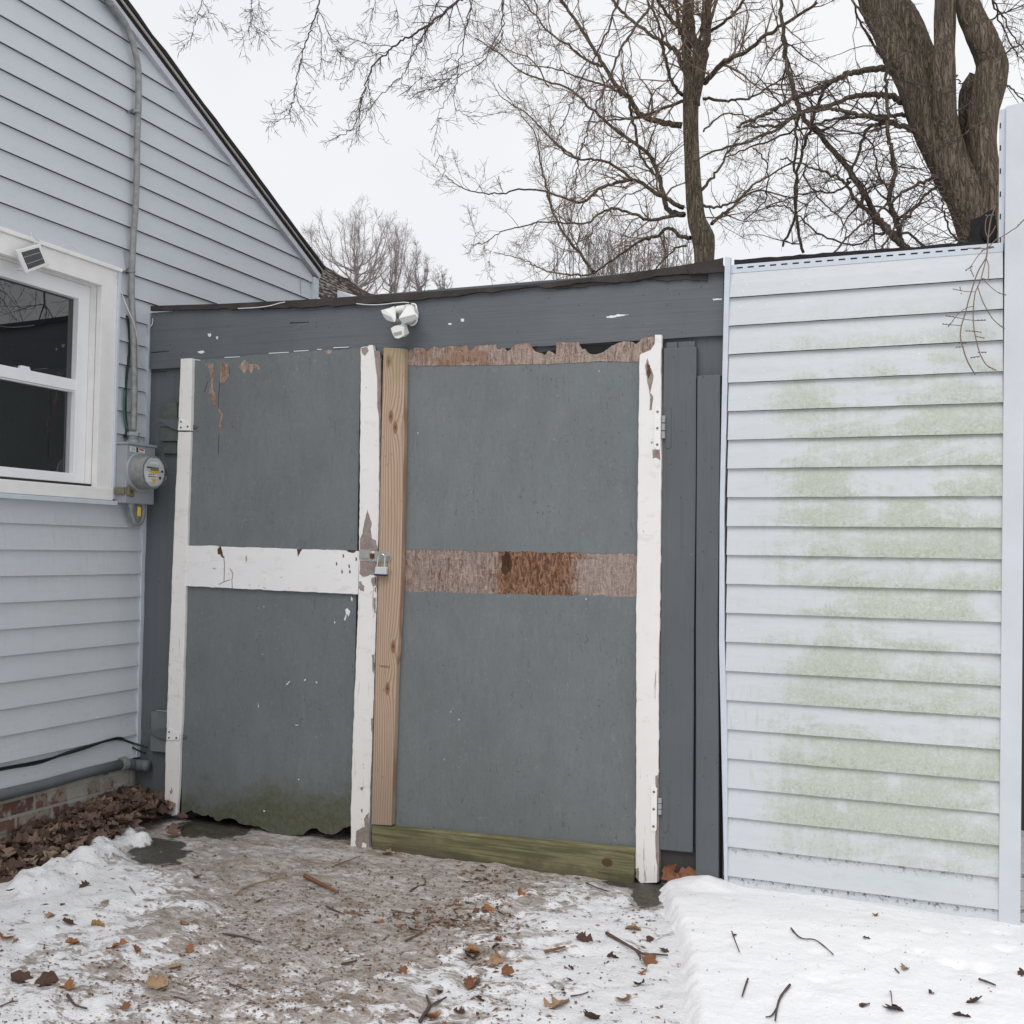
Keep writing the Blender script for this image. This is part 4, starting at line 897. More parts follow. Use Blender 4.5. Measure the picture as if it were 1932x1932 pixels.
for px, py in ((1275, 1750), (1355, 1765), (1400, 1720), (1360, 1800), (1318, 1700), (1310, 1800)): chip(b, cC, [(px - 5, py - 12), (px + 3, py - 10), (px + 5, py + 8), (px - 4, py + 12)], d=.046)
b.parts("bare_patch", M['rust'], dl)
pts = [cC(1428, 378), cC(1452, 372), cC(1475, 372), cC(1478, 362), cC(1504, 362), cC(1512, 420), cC(1530, 560), cC(1532, 760), cC(1540, 800), cC(1545, 1000), cC(1542, 1450), cC(1534, 1700), cC(1530, 1930), cD(1520, 400), cD(1508, 800), cD(1500, 1000), cD(1490, 1300), cD(1485, 1500), cD(1478, 1770), cD(1362, 1738), cD(1368, 1400), cD(1378, 1000), cD(1398, 500), cC(1415, 1900), cC(1421, 1300), cC(1424, 700)]
slab("stile", Front, vv, pts, .0285, .056, M['white2'], dl, .002, .0015, .02, 6)
slab("stile_backing", Front, vv, [cC(1512, 400), cC(1545, 398), cC(1556, 460), cC(1553, 1000), cC(1548, 1600), cC(1530, 1600), cC(1540, 1000), cC(1528, 700)], .030, .050, M['greywood'], dl, .001, .002, .03, 3)
b = MB(); cc_ = dict(d=.056, e=.0010)
chip(b, cC, [(1470, 1405), (1482, 1440), (1498, 1490), (1490, 1530), (1500, 1590), (1525, 1600), (1535, 1670), (1424, 1665), (1424, 1590), (1440, 1560), (1452, 1480)], **cc_, seed=4)
chip(b, cM, [(405, 680), (720, 700), (720, 960), (600, 940), (540, 975), (470, 990), (400, 930)], **cc_, seed=5)
chip(b, cM, [(625, 1010), (715, 990), (715, 1110), (690, 1160), (650, 1170), (622, 1090)], **cc_, seed=6); chip(b, cM, [(388, 1080), (430, 1075), (440, 1120), (490, 1160), (480, 1270), (420, 1250), (385, 1200)], **cc_, seed=7)
chip(b, cM, [(690, 1180), (715, 1200), (715, 1290), (685, 1260)], **cc_); chip(b, cC, [(1430, 380), (1470, 376), (1478, 400), (1455, 430), (1440, 420)], **cc_)
chip(b, cD, [(1450, 1540), (1478, 1500), (1484, 1700), (1470, 1768), (1458, 1760), (1465, 1700), (1440, 1690), (1430, 1740), (1405, 1740), (1395, 1700), (1400, 1620), (1430, 1600), (1455, 1590)], **cc_, seed=8)
for (px, py, hh) in ((1515, 190, 50), (1506, 560, 60), (1498, 950, 45), (1527, 40, 40)): chip(b, cD, [(px - 6, py - hh), (px + 8, py - hh), (px + 8, py + hh), (px - 2, py + hh * .8)], **cc_, seed=px)
chip(b, cD, [(1426, 1342), (1444, 1340), (1440, 1358), (1430, 1362)], **cc_); chip(b, cD, [(1430, 1480), (1440, 1478), (1440, 1500), (1432, 1500)], **cc_)
b.parts("bare_patch", M['greywood'], dl)
b = MB(); d_ = .028
chip(b, cC, [(440, 482), (500, 478), (496, 560), (490, 640), (514, 680), (510, 730), (498, 745), (480, 720), (470, 650), (476, 580), (468, 510)], d=d_, seed=3, amp=.003)
chip(b, cC, [(540, 475), (588, 475), (592, 555), (568, 600), (545, 605), (536, 540)], d=d_, seed=4, amp=.003); chip(b, cC, [(520, 755), (552, 790), (554, 880), (542, 938), (530, 870), (536, 800)], d=d_, seed=5, amp=.003)
chip(b, cC, [(655, 500), (690, 455), (720, 480), (785, 490), (792, 520), (750, 505), (735, 545), (715, 510), (690, 545), (670, 520)], d=d_, seed=6, amp=.002)
chip(b, cC, [(1205, 395), (1250, 392), (1245, 415), (1215, 420)], d=d_)
b.parts("rotten_patch", M['rot'], dl)
b = MB()
for pth in ([(536, 600), (528, 680), (524, 760)], [(530, 930), (526, 1000), (524, 1055)], [(460, 590), (445, 640), (438, 660)], [(592, 500), (598, 545)]): b.tube([Front.pt(*Front.sz(cC(*p), d_), d_ + .0004) for p in pth], .0016, 4)
b.parts("crack", M['rust'], dl)
b = MB()
for p, q in (((565, 443), (660, 437)), ((845, 416), (970, 409)), ((1003, 403), (1095, 398)), ((1150, 391), (1180, 390)), ((1255, 381), (1350, 376)), ((372, 455), (410, 460))):
    a = Front.sz(cC(*p), .03); c = Front.sz(cC(*q), .03); b.loft([Front.pt(a[0], a[1] - .001, .03), Front.pt(c[0], c[1] - .001, .03), Front.pt(c[0], c[1] + .0022, .03), Front.pt(a[0], a[1] + .0028, .03)], [Front.pt(a[0], a[1], .026), Front.pt(c[0], c[1], .026), Front.pt(c[0], c[1] + .002, .026), Front.pt(a[0], a[1] + .003, .026)])
for pts in ([(1345, 205), (1362, 230), (1350, 260), (1340, 240), (1332, 285), (1322, 280), (1335, 245), (1330, 215)], [(1368, 130), (1378, 145), (1374, 165), (1366, 150)], [(1262, 285), (1268, 300), (1260, 302)], [(1142, 670), (1154, 676), (1148, 684)], [(1068, 662), (1082, 652), (1075, 668)], [(955, 690), (976, 668), (980, 671), (960, 694)], [(1010, 944), (1040, 946), (1020, 951)], [(1030, 1287), (1040, 1290), (1034, 1298)], [(808, 1488), (824, 1488), (816, 1498)], [(775, 800), (782, 830), (778, 838)]): chip(b, cD, pts, d=d_, seed=len(pts))
b.parts("paint_chip", M['paper'], dl)
for pts, tipL, tipR in ((([(275, 822), (352, 866), (345, 902), (266, 902)], cC), [(120, 826), (268, 838), (266, 902), (225, 888)], [(350, 862), (392, 884), (350, 905)]), (([(198, 962), (282, 1000), (278, 1042), (194, 1042)], cD), [(45, 975), (198, 985), (194, 1040), (150, 1030)], [(280, 995), (326, 1026), (280, 1046)])):
    c = pts[1]; hg = empty("hinge", Front.pt(*Front.sz(c(*pts[0][0]), .05), .05), parent=dl)
    hw = MB(); poly = [Front.sz(c(*p), .053) for p in pts[0]]; hw.prism(Front, poly, .0505, .0535)
    hw.mi = 1
    hw.prism(Front, [Front.sz(c(*p), .046) for p in tipL], .041, .045); hw.prism(Front, [Front.sz(c(*p), .034) for p in tipR], .0285, .034)
    hw.tube([Front.pt(*Front.sz(c(*pts[0][0]), .05), .05), Front.pt(*Front.sz(c(*pts[0][3]), .05), .05)], .007, 8)
    hw.mi = 2
    for (u, v_) in ((.2, .35), (.2, .8), (.75, .75)):
        a = Vector(poly[0]).lerp(Vector(poly[1]), u); z = lerp(poly[0][1], poly[3][1], v_); hw.tube([Front.pt(a.x, z, .0535), Front.pt(a.x, z, .0555)], .005, 8)
    nm = MB(); o = hw.build("hinge_strap", [M['trim'], M['board'], M['ink']], None)
    o.parent = None
    # merge into the hinge: a door is a part, the hinge its sub-part
    bpy.data.objects.remove(hg)
    o.name = "hinge"; WL[o.name] = WL.get("hinge_strap", o.location.copy()); loc = o.location.copy(); o.parent = dl; o.location = loc - WL[dl.name]
# hasp
b = MB(); d_ = .058
b.prism(Front, [Front.sz(cM(*p), d_) for p in ((398, 470), (600, 475), (610, 500), (645, 540), (645, 678), (400, 660))], d_, d_ + .005)
b.prism(Front, [Front.sz(cM(*p), d_) for p in ((445, 525), (590, 525), (590, 640), (445, 635))], d_ + .005, d_ + .008)
b.mi = 1; b.prism(Front, [Front.sz(cM(*p), d_) for p in ((610, 545), (712, 545), (708, 640), (612, 640))], d_ + .006, d_ + .010)
ha = b.build("hasp", [M['steel'], M['rust']], dl, bevel=.001)
# ---------------- right door
dr = empty("door", Front.pt(-1.95, 0, .02), parent=shed)
tag(dr, "right door with new pine edge board, bare wood band and green kickboard")
slab("door_panel", Front, cE, [(60, 395), (1400, 378), (1382, 1380), (40, 1356)], .008, .0272, M['osb'], dr, 0, .0035, .009, 3, {0, 2})
pl = [cE(20, 1573), cE(1385, 1602), cL(1722, 400), cL(340, 280)]
slab("door_panel", Front, vv, pl, .008, .0275, M['osb'], dr, 0, .0038, .009, 4, {0})
slab("bare_band", Front, cE, [(30, 1350), (1382, 1372), (1385, 1608), (25, 1582)], .006, .0258, M['bare'], dr, 0)
top = [(175, 345), (200, 318), (230, 308), (262, 312), (282, 332), (318, 304), (350, 312), (400, 300), (450, 305), (485, 296), (506, 325), (540, 300), (590, 296), (640, 292), (645, 318), (682, 310), (700, 332), (740, 295), (815, 287), (832, 318), (850, 332), (880, 340), (890, 352), (915, 326), (950, 347), (955, 283), (1070, 283), (1085, 320), (1100, 316), (1125, 342), (1160, 345), (1200, 332), (1240, 300), (1290, 282), (1340, 280), (1368, 292), (1400, 262), (1460, 254), (1465, 290), (1442, 325), (1400, 350), (1384, 384)]
pp_ = [cE(*p) for p in top] + [cE(1300, 385), cE(1150, 382), cE(1000, 392), cE(800, 396), (cE(600, 400)), cE(400, 404), cE(170, 402)]
slab("rotten_edge", Front, vv, pp_, .010, .0295, M['rot'], dr, 0, .002, .009, 8)
b = MB(); b.prism(Front, [Front.sz(cE(*p), .02) for p in ((820, 340), (1100, 298), (1260, 290), (1260, 360), (840, 365))], .006, .012); b.build("opening_shade", M['black'], dr)  # black sheet colours in the shade behind the ragged door top
np_ = slab("edge_board", Front, vv, [cC(1572, 378), cC(1706, 384), cC(1700, 1000), cC(1684, 1900), cD(1655, 600), cD(1622, 1586), cD(1495, 1578), cD(1520, 600), cC(1538, 1900), cC(1556, 1000)], .029, .067, M['wood'], dr, .003)
b = MB(); r1 = random.Random(3); a = Front.sz(cD(1546, 566), .067); c = Front.sz(cD(1612, 580), .067)
b.prism(Front, [(a[0], a[1]), (a[0] + .006, a[1]), (a[0] + .006, c[1]), (a[0], c[1])], .0665, .0674)
for row in range(2):
    x = a[0] + .009
    while x < c[0]:
        wd = r1.uniform(.002, .006); z = a[1] - row * .006 - .001; b.prism(Front, [(x, z - .004), (x + wd, z - .004), (x + wd, z), (x, z)], .0665, .0674); x += wd + .0015
b.build("ink_stamp", m_plain("faded_red_ink", (.20, .08, .055), .8), dr)
slab("kickboard", Front, cL, [(345, 240), (1712, 362), (1705, 548), (1300, 512), (800, 462), (345, 405)], .0285, .067, M['green'], dr, .007)
slab("stile", Front, vv, [cE(1384, 385), cE(1386, 345), cE(1442, 322), cE(1463, 290), cE(1464, 243), cE(1500, 243), cE(1500, 270), cE(1496, 400), cE(1497, 1000), cE(1490, 1756), cG(230, 0), cG(228, 600), cT(332, 470), cT(330, 1000), cT(332, 1290), cT(352, 1400), cT(350, 1570), cT(160, 1575), cT(128, 1540), cT(102, 1400), cG(124, 600), cG(124, 0), cE(1368, 1700)], .0285, .052, M['white2'], dr, .002, .0012, .025, 9)
slab("stile_core", Front, vv, [cE(1500, 300), cE(1504, 900), cG(234, 0), cT(368, 300), cT(372, 1560), cT(300, 1570), cT(310, 300), cE(1470, 900), cE(1470, 300)], .010, .046, M['greywood'], dr, .001)
b = MB()
chip(b, cE, [(1425, 365), (1440, 402), (1458, 455), (1450, 500), (1440, 545), (1455, 562), (1450, 632), (1436, 635), (1442, 570), (1424, 470), (1414, 405)], d=.052, e=.001, seed=2)
chip(b, cE, [(1452, 838), (1490, 838), (1492, 895), (1470, 880), (1453, 885)], d=.052, e=.001)
chip(b, cT, [(332, 350), (356, 345), (358, 470), (330, 450)], d=.052, e=.001)
for pts in ([(128, 1400), (140, 1400), (146, 1565), (104, 1500), (104, 1420)],): chip(b, cT, pts, d=.052, e=.001)
b.parts("bare_patch", M['greywood'], dr)
b = MB(); chip(b, cE, [(1424, 385), (1438, 402), (1446, 440), (1432, 470), (1422, 440)], d=.0532, e=.001); b.build("rot_hole", M['rust'], dr)
b = MB(); b.mi = 0
chip(b, cE, [(1456, 885), (1490, 900), (1490, 915), (1475, 930), (1460, 910)], d=.0535, e=.001); b.build("paint_flake", M['paper'], dr)
def butt(pts, c, kn, grey):
    b = MB(); b.prism(Front, rough([Front.sz(c(*p), .055) for p in pts], .05, 0), .0522, .056)
    poly = [Front.sz(c(*p), .055) for p in pts]; x = sum(p[0] for p in poly) / len(poly); z0_ = min(p[1] for p in poly); z1_ = max(p[1] for p in poly)
    b.mi = 1
    k0_, k1_ = Front.sz(c(*kn[0]), .058), Front.sz(c(*kn[1]), .058)
    for i in range(3):
        za = lerp(k0_[1], k1_[1], i / 3 + .02); zb = lerp(k0_[1], k1_[1], (i + 1) / 3 - .02); b.tube([Front.pt(k0_[0], za, .05), Front.pt(k0_[0], zb, .05)], .009, 10)
    b.mi = 2
    for t in (.12, .5, .88):
        z = lerp(z1_, z0_, t); b.tube([Front.pt(x, z, .056), Front.pt(x, z, .0575)], .006, 8)
    b.mi = 3; b.prism(Front, [Front.sz(c(*p), .043) for p in grey], .0402, .0435)
    b.build("hinge", [M['trim'], M['greyplastic'], M['brass'], M['board']], dr, bevel=.001)
butt([(1462, 632), (1470, 618), (1488, 616), (1496, 628), (1494, 825), (1486, 840), (1470, 838), (1460, 826)], cE, ((1507, 660), (1507, 782)), [(1520, 618), (1545, 614), (1550, 628), (1548, 822), (1538, 834), (1520, 830)])
butt([(280, 495), (300, 474), (330, 474), (350, 495), (344, 970), (325, 990), (292, 988), (272, 970)], cT, ((375, 605), (375, 800)), [(405, 470), (470, 470), (474, 960), (450, 1000), (410, 990)])
# staple + eye of the hasp on the new board
b = MB(); d_ = .0672
b.prism(Front, [Front.sz(cM(*p), d_) for p in ((690, 505), (920, 508), (975, 530), (1012, 580), (1015, 640), (985, 690), (940, 712), (880, 705), (690, 690))], d_, d_ + .004)
b.prism(Front, [Front.sz(cM(*p), d_) for p in ((800, 540), (930, 530), (980, 560), (980, 640), (940, 690), (870, 690), (830, 640), (800, 620))], d_ + .004, d_ + .007)
q = [Front.pt(*Front.sz(cM(*p), d_ + .015), e) for p, e in (((860, 600), d_), ((858, 598), d_ + .014), ((880, 590), d_ + .024), ((930, 590), d_ + .024), ((952, 600), d_ + .014), ((952, 602), d_))]
b.tube(catmull(q, 3), .0032, 8); b.build("hasp_staple", M['steel'], dr, bevel=.0008)
# padlock
d_ = .100; lock = empty("padlock", Front.pt(*Front.sz(cM(790, 970), d_), d_), "closed steel padlock with dark blue base hanging from the hasp", "padlock")
b = MB(); b.prism(Front, [Front.sz(cM(*p), d_) for p in ((695, 795), (910, 798), (900, 945), (682, 935))], d_ - .018, d_); b.build("lock_body", M['lockw'], lock, bevel=.002)
b = MB(); b.prism(Front, [Front.sz(cM(*p), d_) for p in ((678, 930), (902, 942), (898, 975), (672, 966))], d_ - .020, d_ + .002); b.build("base_bumper", M['navy'], lock, bevel=.002)
q = [Front.pt(*Front.sz(cM(*p), .091), .091 + e) for p, e in (((735, 800), 0), ((742, 700), 0), ((752, 620), 0), ((790, 570), 0), ((840, 560), 0), ((878, 610), 0), ((878, 700), 0), ((875, 795), 0))]
b = MB(); b.tube(catmull(q, 5), .0038, 10); b.build("shackle", M['chrome'], lock, smooth=True)
# ---------------- boards right of the doors
slab("side_board", Front, vv, [cE(1510, 312), cE(1680, 305), cE(1678, 1000), cE(1668, 1756), cG(392, 400), cG(388, 976), cG(230, 962), cG(232, 400), cE(1494, 1756), cE(1502, 900)], .003, .040, M['board'], shed, .003)
slab("side_board", Front, vv, [cE(1684, 455), cE(1803, 450), cE(1800, 1000), cE(1790, 1756), cG(508, 400), cG(508, 1180), cG(400, 1180), cG(402, 400), cE(1676, 1756)], .003, .052, M['board'], shed, .004)
slab("block", Front, cE, [(1524, 284), (1582, 280), (1582, 320), (1524, 320)], .003, .030, M['board'], shed, .002); slab("block", Front, cE, [(1585, 280), (1672, 276), (1672, 315), (1585, 318)], .003, .030, M['board'], shed, .002)
slab("plinth", Front, cT, [(392, 1150), (785, 1180), (785, 1600), (385, 1600)], .001, .012, M['darkw'], shed, .002)
b = MB(); b.prism(Front, [Front.sz(cT(*p), .0) for p in ((1042, -500), (1088, -500), (1110, 1640), (1045, 1640))], .001, .004); b.prism(Front, [Front.sz(cE(*p), .0) for p in ((1800, 460), (1822, 460), (1822, 1756), (1792, 1756))], .001, .0035); b.build("gap_shade", M['black'], shed)  # flat black strips painting the shade between side board and siding
# ---------------- sided end wall
SX0 = XJ + .012; SX1 = Front.sz((1892, 1000), .03)[0]; E2 = .1228; ZB2 = .078 - E2
ZTOP = Front.sz(cF(1200, 262), .03)[1]
mb = MB(); rg = random.Random(4); k = 0
while True:
    za = ZB2 + E2 * k; zb = min(za + E2, ZTOP)
    if za >= ZTOP - .02: break
    K = 14; wob = [rg.uniform(-.0006, .0006) for _ in range(K + 1)]
    for i in range(K):
        xa, xb = lerp(SX0, SX1, i / K), lerp(SX0, SX1, (i + 1) / K); f0, f1 = .033 + .019, .033 + .003
        a = [Front.pt(xa, za + wob[i], f0), Front.pt(xb, za + wob[i + 1], f0), Front.pt(xb, lerp(za, zb, .55), .033 + .0115), Front.pt(xa, lerp(za, zb, .55), .033 + .0115)]
        mb.face([len(mb.v) + j for j in range(4)]); mb.v += a
        a = [Front.pt(xa, lerp(za, zb, .55), .033 + .0115), Front.pt(xb, lerp(za, zb, .55), .033 + .0115), Front.pt(xb, zb, f1), Front.pt(xa, zb, f1)]
        mb.face([len(mb.v) + j for j in range(4)]); mb.v += a
        a = [Front.pt(xa, za + wob[i], f0), Front.pt(xb, za + wob[i + 1], f0), Front.pt(xb, za + .006, .034), Front.pt(xa, za + .006, .034)]
        mb.face([len(mb.v) + j for j in range(4)]); mb.v += a
    k += 1
mb.build("siding", M['algae'], shed)
b = MB(); b.prism(Front, [(SX0 - .01, -.08), (SX1, -.08), (SX1, ZTOP), (SX0 - .01, ZTOP)], .0005, .0325); b.build("sheathing", M['darkw'], shed)
slab("side_trim", Front, vv, [cF(643, 230), cF(668, 232), cF(660, 424), cF(650, 900), cF(640, 1310), cG(535, 0), cG(548, 400), cG(550, 1130), cG(535, 1130), cG(510, 0), cF(620, 1310), cF(632, 700)], .034, .058, M['trimb'], shed, .002)
fl = MB(); zA = ZTOP; fl.prism(Front, [(SX0, zA), (SX1, zA), (SX1, zA + .036), (SX0, zA + .036)], .033, .0385)
fl.mi = 1; x = SX0 + .03
while x < SX1 - .04: fl.prism(Front, [(x, zA + .018), (x + .026, zA + .018), (x + .026, zA + .024), (x, zA + .024)], .0385, .0392); x += .047
fl.build("nail_flange", [M['trimb'], M['black']], shed)
slab("roof_edge", Front, cF, [(683, 243), (900, 228), (1200, 205), (1500, 184), (1692, 168), (1812, 170), (1812, 182), (1500, 210), (1200, 232), (900, 254), (683, 272)], -.02, .030, M['shingle'], shed, .001, .002, .03, 3)
# dark broken flashing at the post
rf = empty("roof_flashing", atY(cK(1600, 1640), 4.9), "black bent roofing scrap sticking up beside the tall white corner post", "roofing scrap")
slab("sheet", Front, cK, [(1512, 1478), (1580, 1452), (1680, 1400), (1688, 1500), (1690, 1640), (1590, 1650), (1500, 1650)], -.10, -.05, M['shingle'], rf, .004, .003, .02, 2)
slab("torn_lip", Front, cK, [(1600, 1490), (1684, 1470), (1688, 1600), (1640, 1640), (1600, 1600)], -.045, -.03, M['black'], rf, .002, .004, .015, 5)
# tall corner post at the right end
cpst = empty("corner_post", Front.pt(Front.sz((1905, 1700), .05)[0], 0, 0), "tall pale blue corner post rising above the shed roof", "post")
pq = [Front.sz(p, .056) for p in ((1883.5, 1760), (1925, 1760), (1937, 190), (1898, 200))]
b = MB(); b.prism(Front, pq, -.04, .056)
b.build("post", m_plain("pale_blue_post", (.56, .59, .62), .4, .4, var=.07, sc=5), cpst, bevel=.003)
b = MB(); b.prism(Front, [Front.sz(p, .030) for p in ((1884, 474), (1893, 474), (1900, 203), (1885.5, 208))], .020, .030)
b.mi = 1
for yk in (845, 995, 1150, 1305, 1455, 1610): b.prism(Front, [Front.sz(cK(*p), .031) for p in ((1711, yk - 20), (1719, yk - 20), (1718, yk + 16), (1709, yk + 16))], .030, .0312)
b.build("nail_flange", [M['trimb'], M['black']], cpst)
# fence beyond the post
fe = empty("board_fence", (1.2, 6.6, 0), "dark board fence seen past the tall corner post", "fence")
for i in range(12):
    b = MB(); x = .15 + i * .16; b.box(x, x + .155, 6.6, 6.62, -.1, 2.25); b.build("fence_board", M['darkw'], fe)
b = MB(); b.box(.3, 2.4, 6.62, 6.66, .3, .4); b.box(.3, 2.4, 6.62, 6.66, 1.4, 1.5); b.build("fence_rail", M['darkw'], fe)
# inner corner strip of the house siding
b = MB(); b.prism(Front, rough([(X0, ZB), (X0 + .022, ZB), (X0 + .020, 1.2), (X0 + .024, ZT - .02), (X0, ZT - .02)], .05, .0015, 4, {1, 2}), .001, .026); b.build("corner_strip", M['trimb'], house)

# ---------------- security light
sl = empty("security_light", Front.pt(*Front.sz(cO(900, 1230), .08), .022), "white twin-head security floodlight with motion sensor on the header board", "floodlight")
def lf(name, A, dA, B, dB, mtl, par=sl, c=cO, bev=.003):
    b = MB(); b.loft([Front.pt(*Front.sz(c(*p), dA), dA) for p in A], [Front.pt(*Front.sz(c(*p), dB), dB) for p in B]); return b.build(name, mtl, par, bevel=bev)
q = Front.sz(cO(1120, 600), .03); b = MB()
def circ(cx, cz, r, d, n=28): return [Front.pt(cx + r * math.cos(2 * math.pi * i / n), cz + r * math.sin(2 * math.pi * i / n), d) for i in range(n)]
b.loft(circ(*q, .044, .052), circ(*q, .050, .0225)); b.build("base_plate", M['whitep'], sl, bevel=.004, smooth=False)
q = Front.sz(cO(870, 480), .07); b = MB(); b.tube([Front.pt(q[0] - .013, q[1], .072), Front.pt(q[0] + .035, q[1] + .002, .072)], .018, 18); b.build("arm", M['whitep'], sl, bevel=.003)
hR = lf("lamp_head", [(845, 695), (1295, 585), (1378, 680), (1300, 745), (1040, 835), (950, 850)], .130, [(1050, 385), (1190, 380), (1230, 430), (1215, 530), (1120, 560), (1050, 520)], .075, M['whitep'])
lf("lens", [(868, 702), (1290, 602), (1345, 690), (1290, 730), (1040, 818), (955, 832)], .1318, [(868, 702), (1290, 602), (1345, 690), (1290, 730), (1040, 818), (955, 832)], .1305, M['lens'], hR, bev=0)
hL = lf("lamp_head", [(385, 492), (510, 480), (705, 640), (795, 725), (755, 812), (560, 765), (440, 620)], .125, [(545, 500), (660, 420), (740, 380), (778, 430), (770, 575), (690, 590), (600, 560)], .07, M['whitep'])
lf("lens", [(432, 570), (560, 628), (660, 668), (748, 806), (560, 758), (470, 670)], .1268, [(432, 570), (560, 628), (660, 668), (748, 806), (560, 758), (470, 670)], .1255, M['lens'], hL, bev=0)
q = Front.sz(cO(985, 850), .08); b = MB(); b.tube([Front.pt(q[0], q[1] + .012, .07), Front.pt(q[0], q[1] - .006, .09)], .009, 12); b.build("swivel", M['whitep'], sl)
q = Front.sz(cO(840, 790), .06); b = MB(); b.tube([Front.pt(q[0], q[1] - .004, .05), Front.pt(q[0], q[1] + .004, .07)], .011, 12); b.build("knob", M['greyplastic'], sl)
sn_ = lf("motion_sensor", [(648, 962), (735, 905), (955, 935), (985, 960), (990, 1150), (850, 1228), (755, 1212), (695, 1105)], .135, [(735, 905), (800, 880), (960, 865), (1058, 862), (1130, 1082), (1045, 1168), (900, 1200), (780, 1190)], .085, M['whitep'])
lf("sensor_window", [(705, 1085), (930, 1030), (945, 1112), (750, 1168)], .1368, [(705, 1085), (930, 1030), (945, 1112), (750, 1168)], .1352, M['greyplastic'], sn_, bev=0)
b = MB(); b.tube(catmull([F_(cO, p, e) for p, e in (((1190, 320), .03), ((1290, 350), .04), ((1320, 450), .05), ((1330, 600), .04), ((1320, 780), .035), ((1250, 870), .035), ((1160, 885), .035))], 5), .0045, 8); b.build("lead", M['whitep'], sl, smooth=True)
b = MB(); b.tube(catmull([F_(cC, p, .046) for p in ((1400, 100), (1450, 106), (1510, 108), (1570, 105), (1640, 97), (1700, 92), (1735, 95))], 4), .0026, 5)
b.build("lead", M['wire'], sl, smooth=True)
wirerun([F_(cC, p, .046) for p in ((650, 131), (720, 128), (800, 122), (860, 112), (910, 98), (948, 90))], .0026, M['wire'], "eave_wire", "white wire sagging below the left part of the roof edge", "wire")

# ================================================================== TREES
def rotv(d, ang, rg):
    ax = d.orthogonal().normalized(); ax.rotate(Matrix.Rotation(rg.uniform(0, 6.283), 3, d)); q = d.copy(); q.rotate(Matrix.Rotation(ang, 3, ax)); return q
def grow(mb, p, d, L, r, lvl, rg, wob=.18, trop=(0, 0, .04), dens=(0, 6, 5), ratio=.5, ang=(.5, 1.0), rmin=.0016):
    n = max(3, min(9, int(L / .09))); P = [p.copy()]; d = d.normalized(); tv = Vector(trop); dirs = [d]
    for i in range(n):
        d = (d + Vector((rg.gauss(0, wob), rg.gauss(0, wob), rg.gauss(0, wob))) + tv).normalized(); P.append(P[-1] + d * (L / n)); dirs.append(d)
    rad = [max(rmin * .8, r * (1 - .75 * i / n)) for i in range(n + 1)]
    mb.tube(P, rad, 3 if r < .012 else 5, caps=False)
    if lvl > 0:
        k = max(2, int(dens[min(lvl, len(dens) - 1)] * (.6 + rg.random() * .8)))
        for c in range(k):
            t = rg.uniform(.15, 1.0); i = min(n, int(t * n)); q = P[i]
            grow(mb, q, rotv(dirs[i], rg.uniform(*ang), rg), L * ratio * rg.uniform(.6, 1.25) * (1.15 - .5 * t), max(rmin, rad[i] * .62), lvl - 1, rg, wob, trop, dens, ratio, ang, rmin)
def trace(crp, pts, Y0, Y1):
    """limb: outline measured in the picture, given a distance that changes along it"""
    n = len(pts); out = []
    for i, p in enumerate(pts): out.append(atY(crp(p[0], p[1]), lerp(Y0, Y1, i / max(1, n - 1))))
    return out
def pxw(p, Y, crpscale): # picture width -> metres
    return p / crpscale / 1.56522 * (Y * .98) / FPX
def limb(mbL, mbT, crp, s, pts, w0, w1, Y0, Y1, rg, tw=0, tl=.8, lvl=2, sides=7, dens=(0, 5, 5), trop=(0, 0, .03), wob=.17, bump=0, rmin=.0016, tw0=.1, spread=(.5, 1.2)):
    P = trace(crp, pts, Y0, Y1); C = catmull(P, 5); n = len(C)
    rg2 = random.Random(int(abs(pts[0][0] * 7 + pts[0][1])) + 3)
    C = [c + Vector((rg2.gauss(0, 1), rg2.gauss(0, 1), rg2.gauss(0, 1))) * .006 for c in C]
    rad = [max(rmin, pxw(lerp(w0, w1, (i / (n - 1)) ** .8), lerp(Y0, Y1, i / (n - 1)), s) / 2) for i in range(n)]
    mbL.tube(C, rad, sides, bump=bump)
    LN = sum((C[i + 1] - C[i]).length for i in range(n - 1))
    for k in range(int(tw * LN)):
        t = rg.uniform(tw0, 1); i = min(n - 2, int(t * (n - 1))); d = (C[i + 1] - C[i]).normalized()
        grow(mbT, C[i], rotv(d, rg.uniform(*spread), rg), tl * rg.uniform(.5, 1.3) * (1.1 - .4 * t), max(rmin, min(rad[i] * .55, .013)), lvl, rg, wob, trop, dens, .5, (.4, 1.1), rmin)
    return C

# ---- middle tree
rg = random.Random(11); YM = 11.0
t1 = empty("bare_tree", Vector((atY(cJ(1505, 1500), YM).x, YM, 0)), "bare straight-trunked tree behind the middle of the shed roof", "tree")
mb = MB()
tr = [((1500, 1900), 130), ((1505, 1500), 112), ((1498, 1360), 130), ((1465, 1260), 108), ((1448, 1100), 98), ((1435, 900), 90), ((1427, 700), 92), ((1430, 560), 98), ((1440, 490), 104), ((1442, 430), 80)]
P = [Vector((t1.location.x + .05, YM, -.1)), Vector((t1.location.x, YM, 1.4))] + [atY(cJ(*p), YM) for p, _ in tr]; W_ = [.17, .15] + [pxw(w_, YM, 1.932) / 2 for _, w_ in tr]
C = catmull(P, 5); RR = []
for i in range(len(C)):
    t = i / 5; a = int(min(t, len(W_) - 2)); RR.append(lerp(W_[a], W_[a + 1], min(1, t - a)))
mb.tube(C, RR, 20, bump=.10, bs=9)
tw = MB()
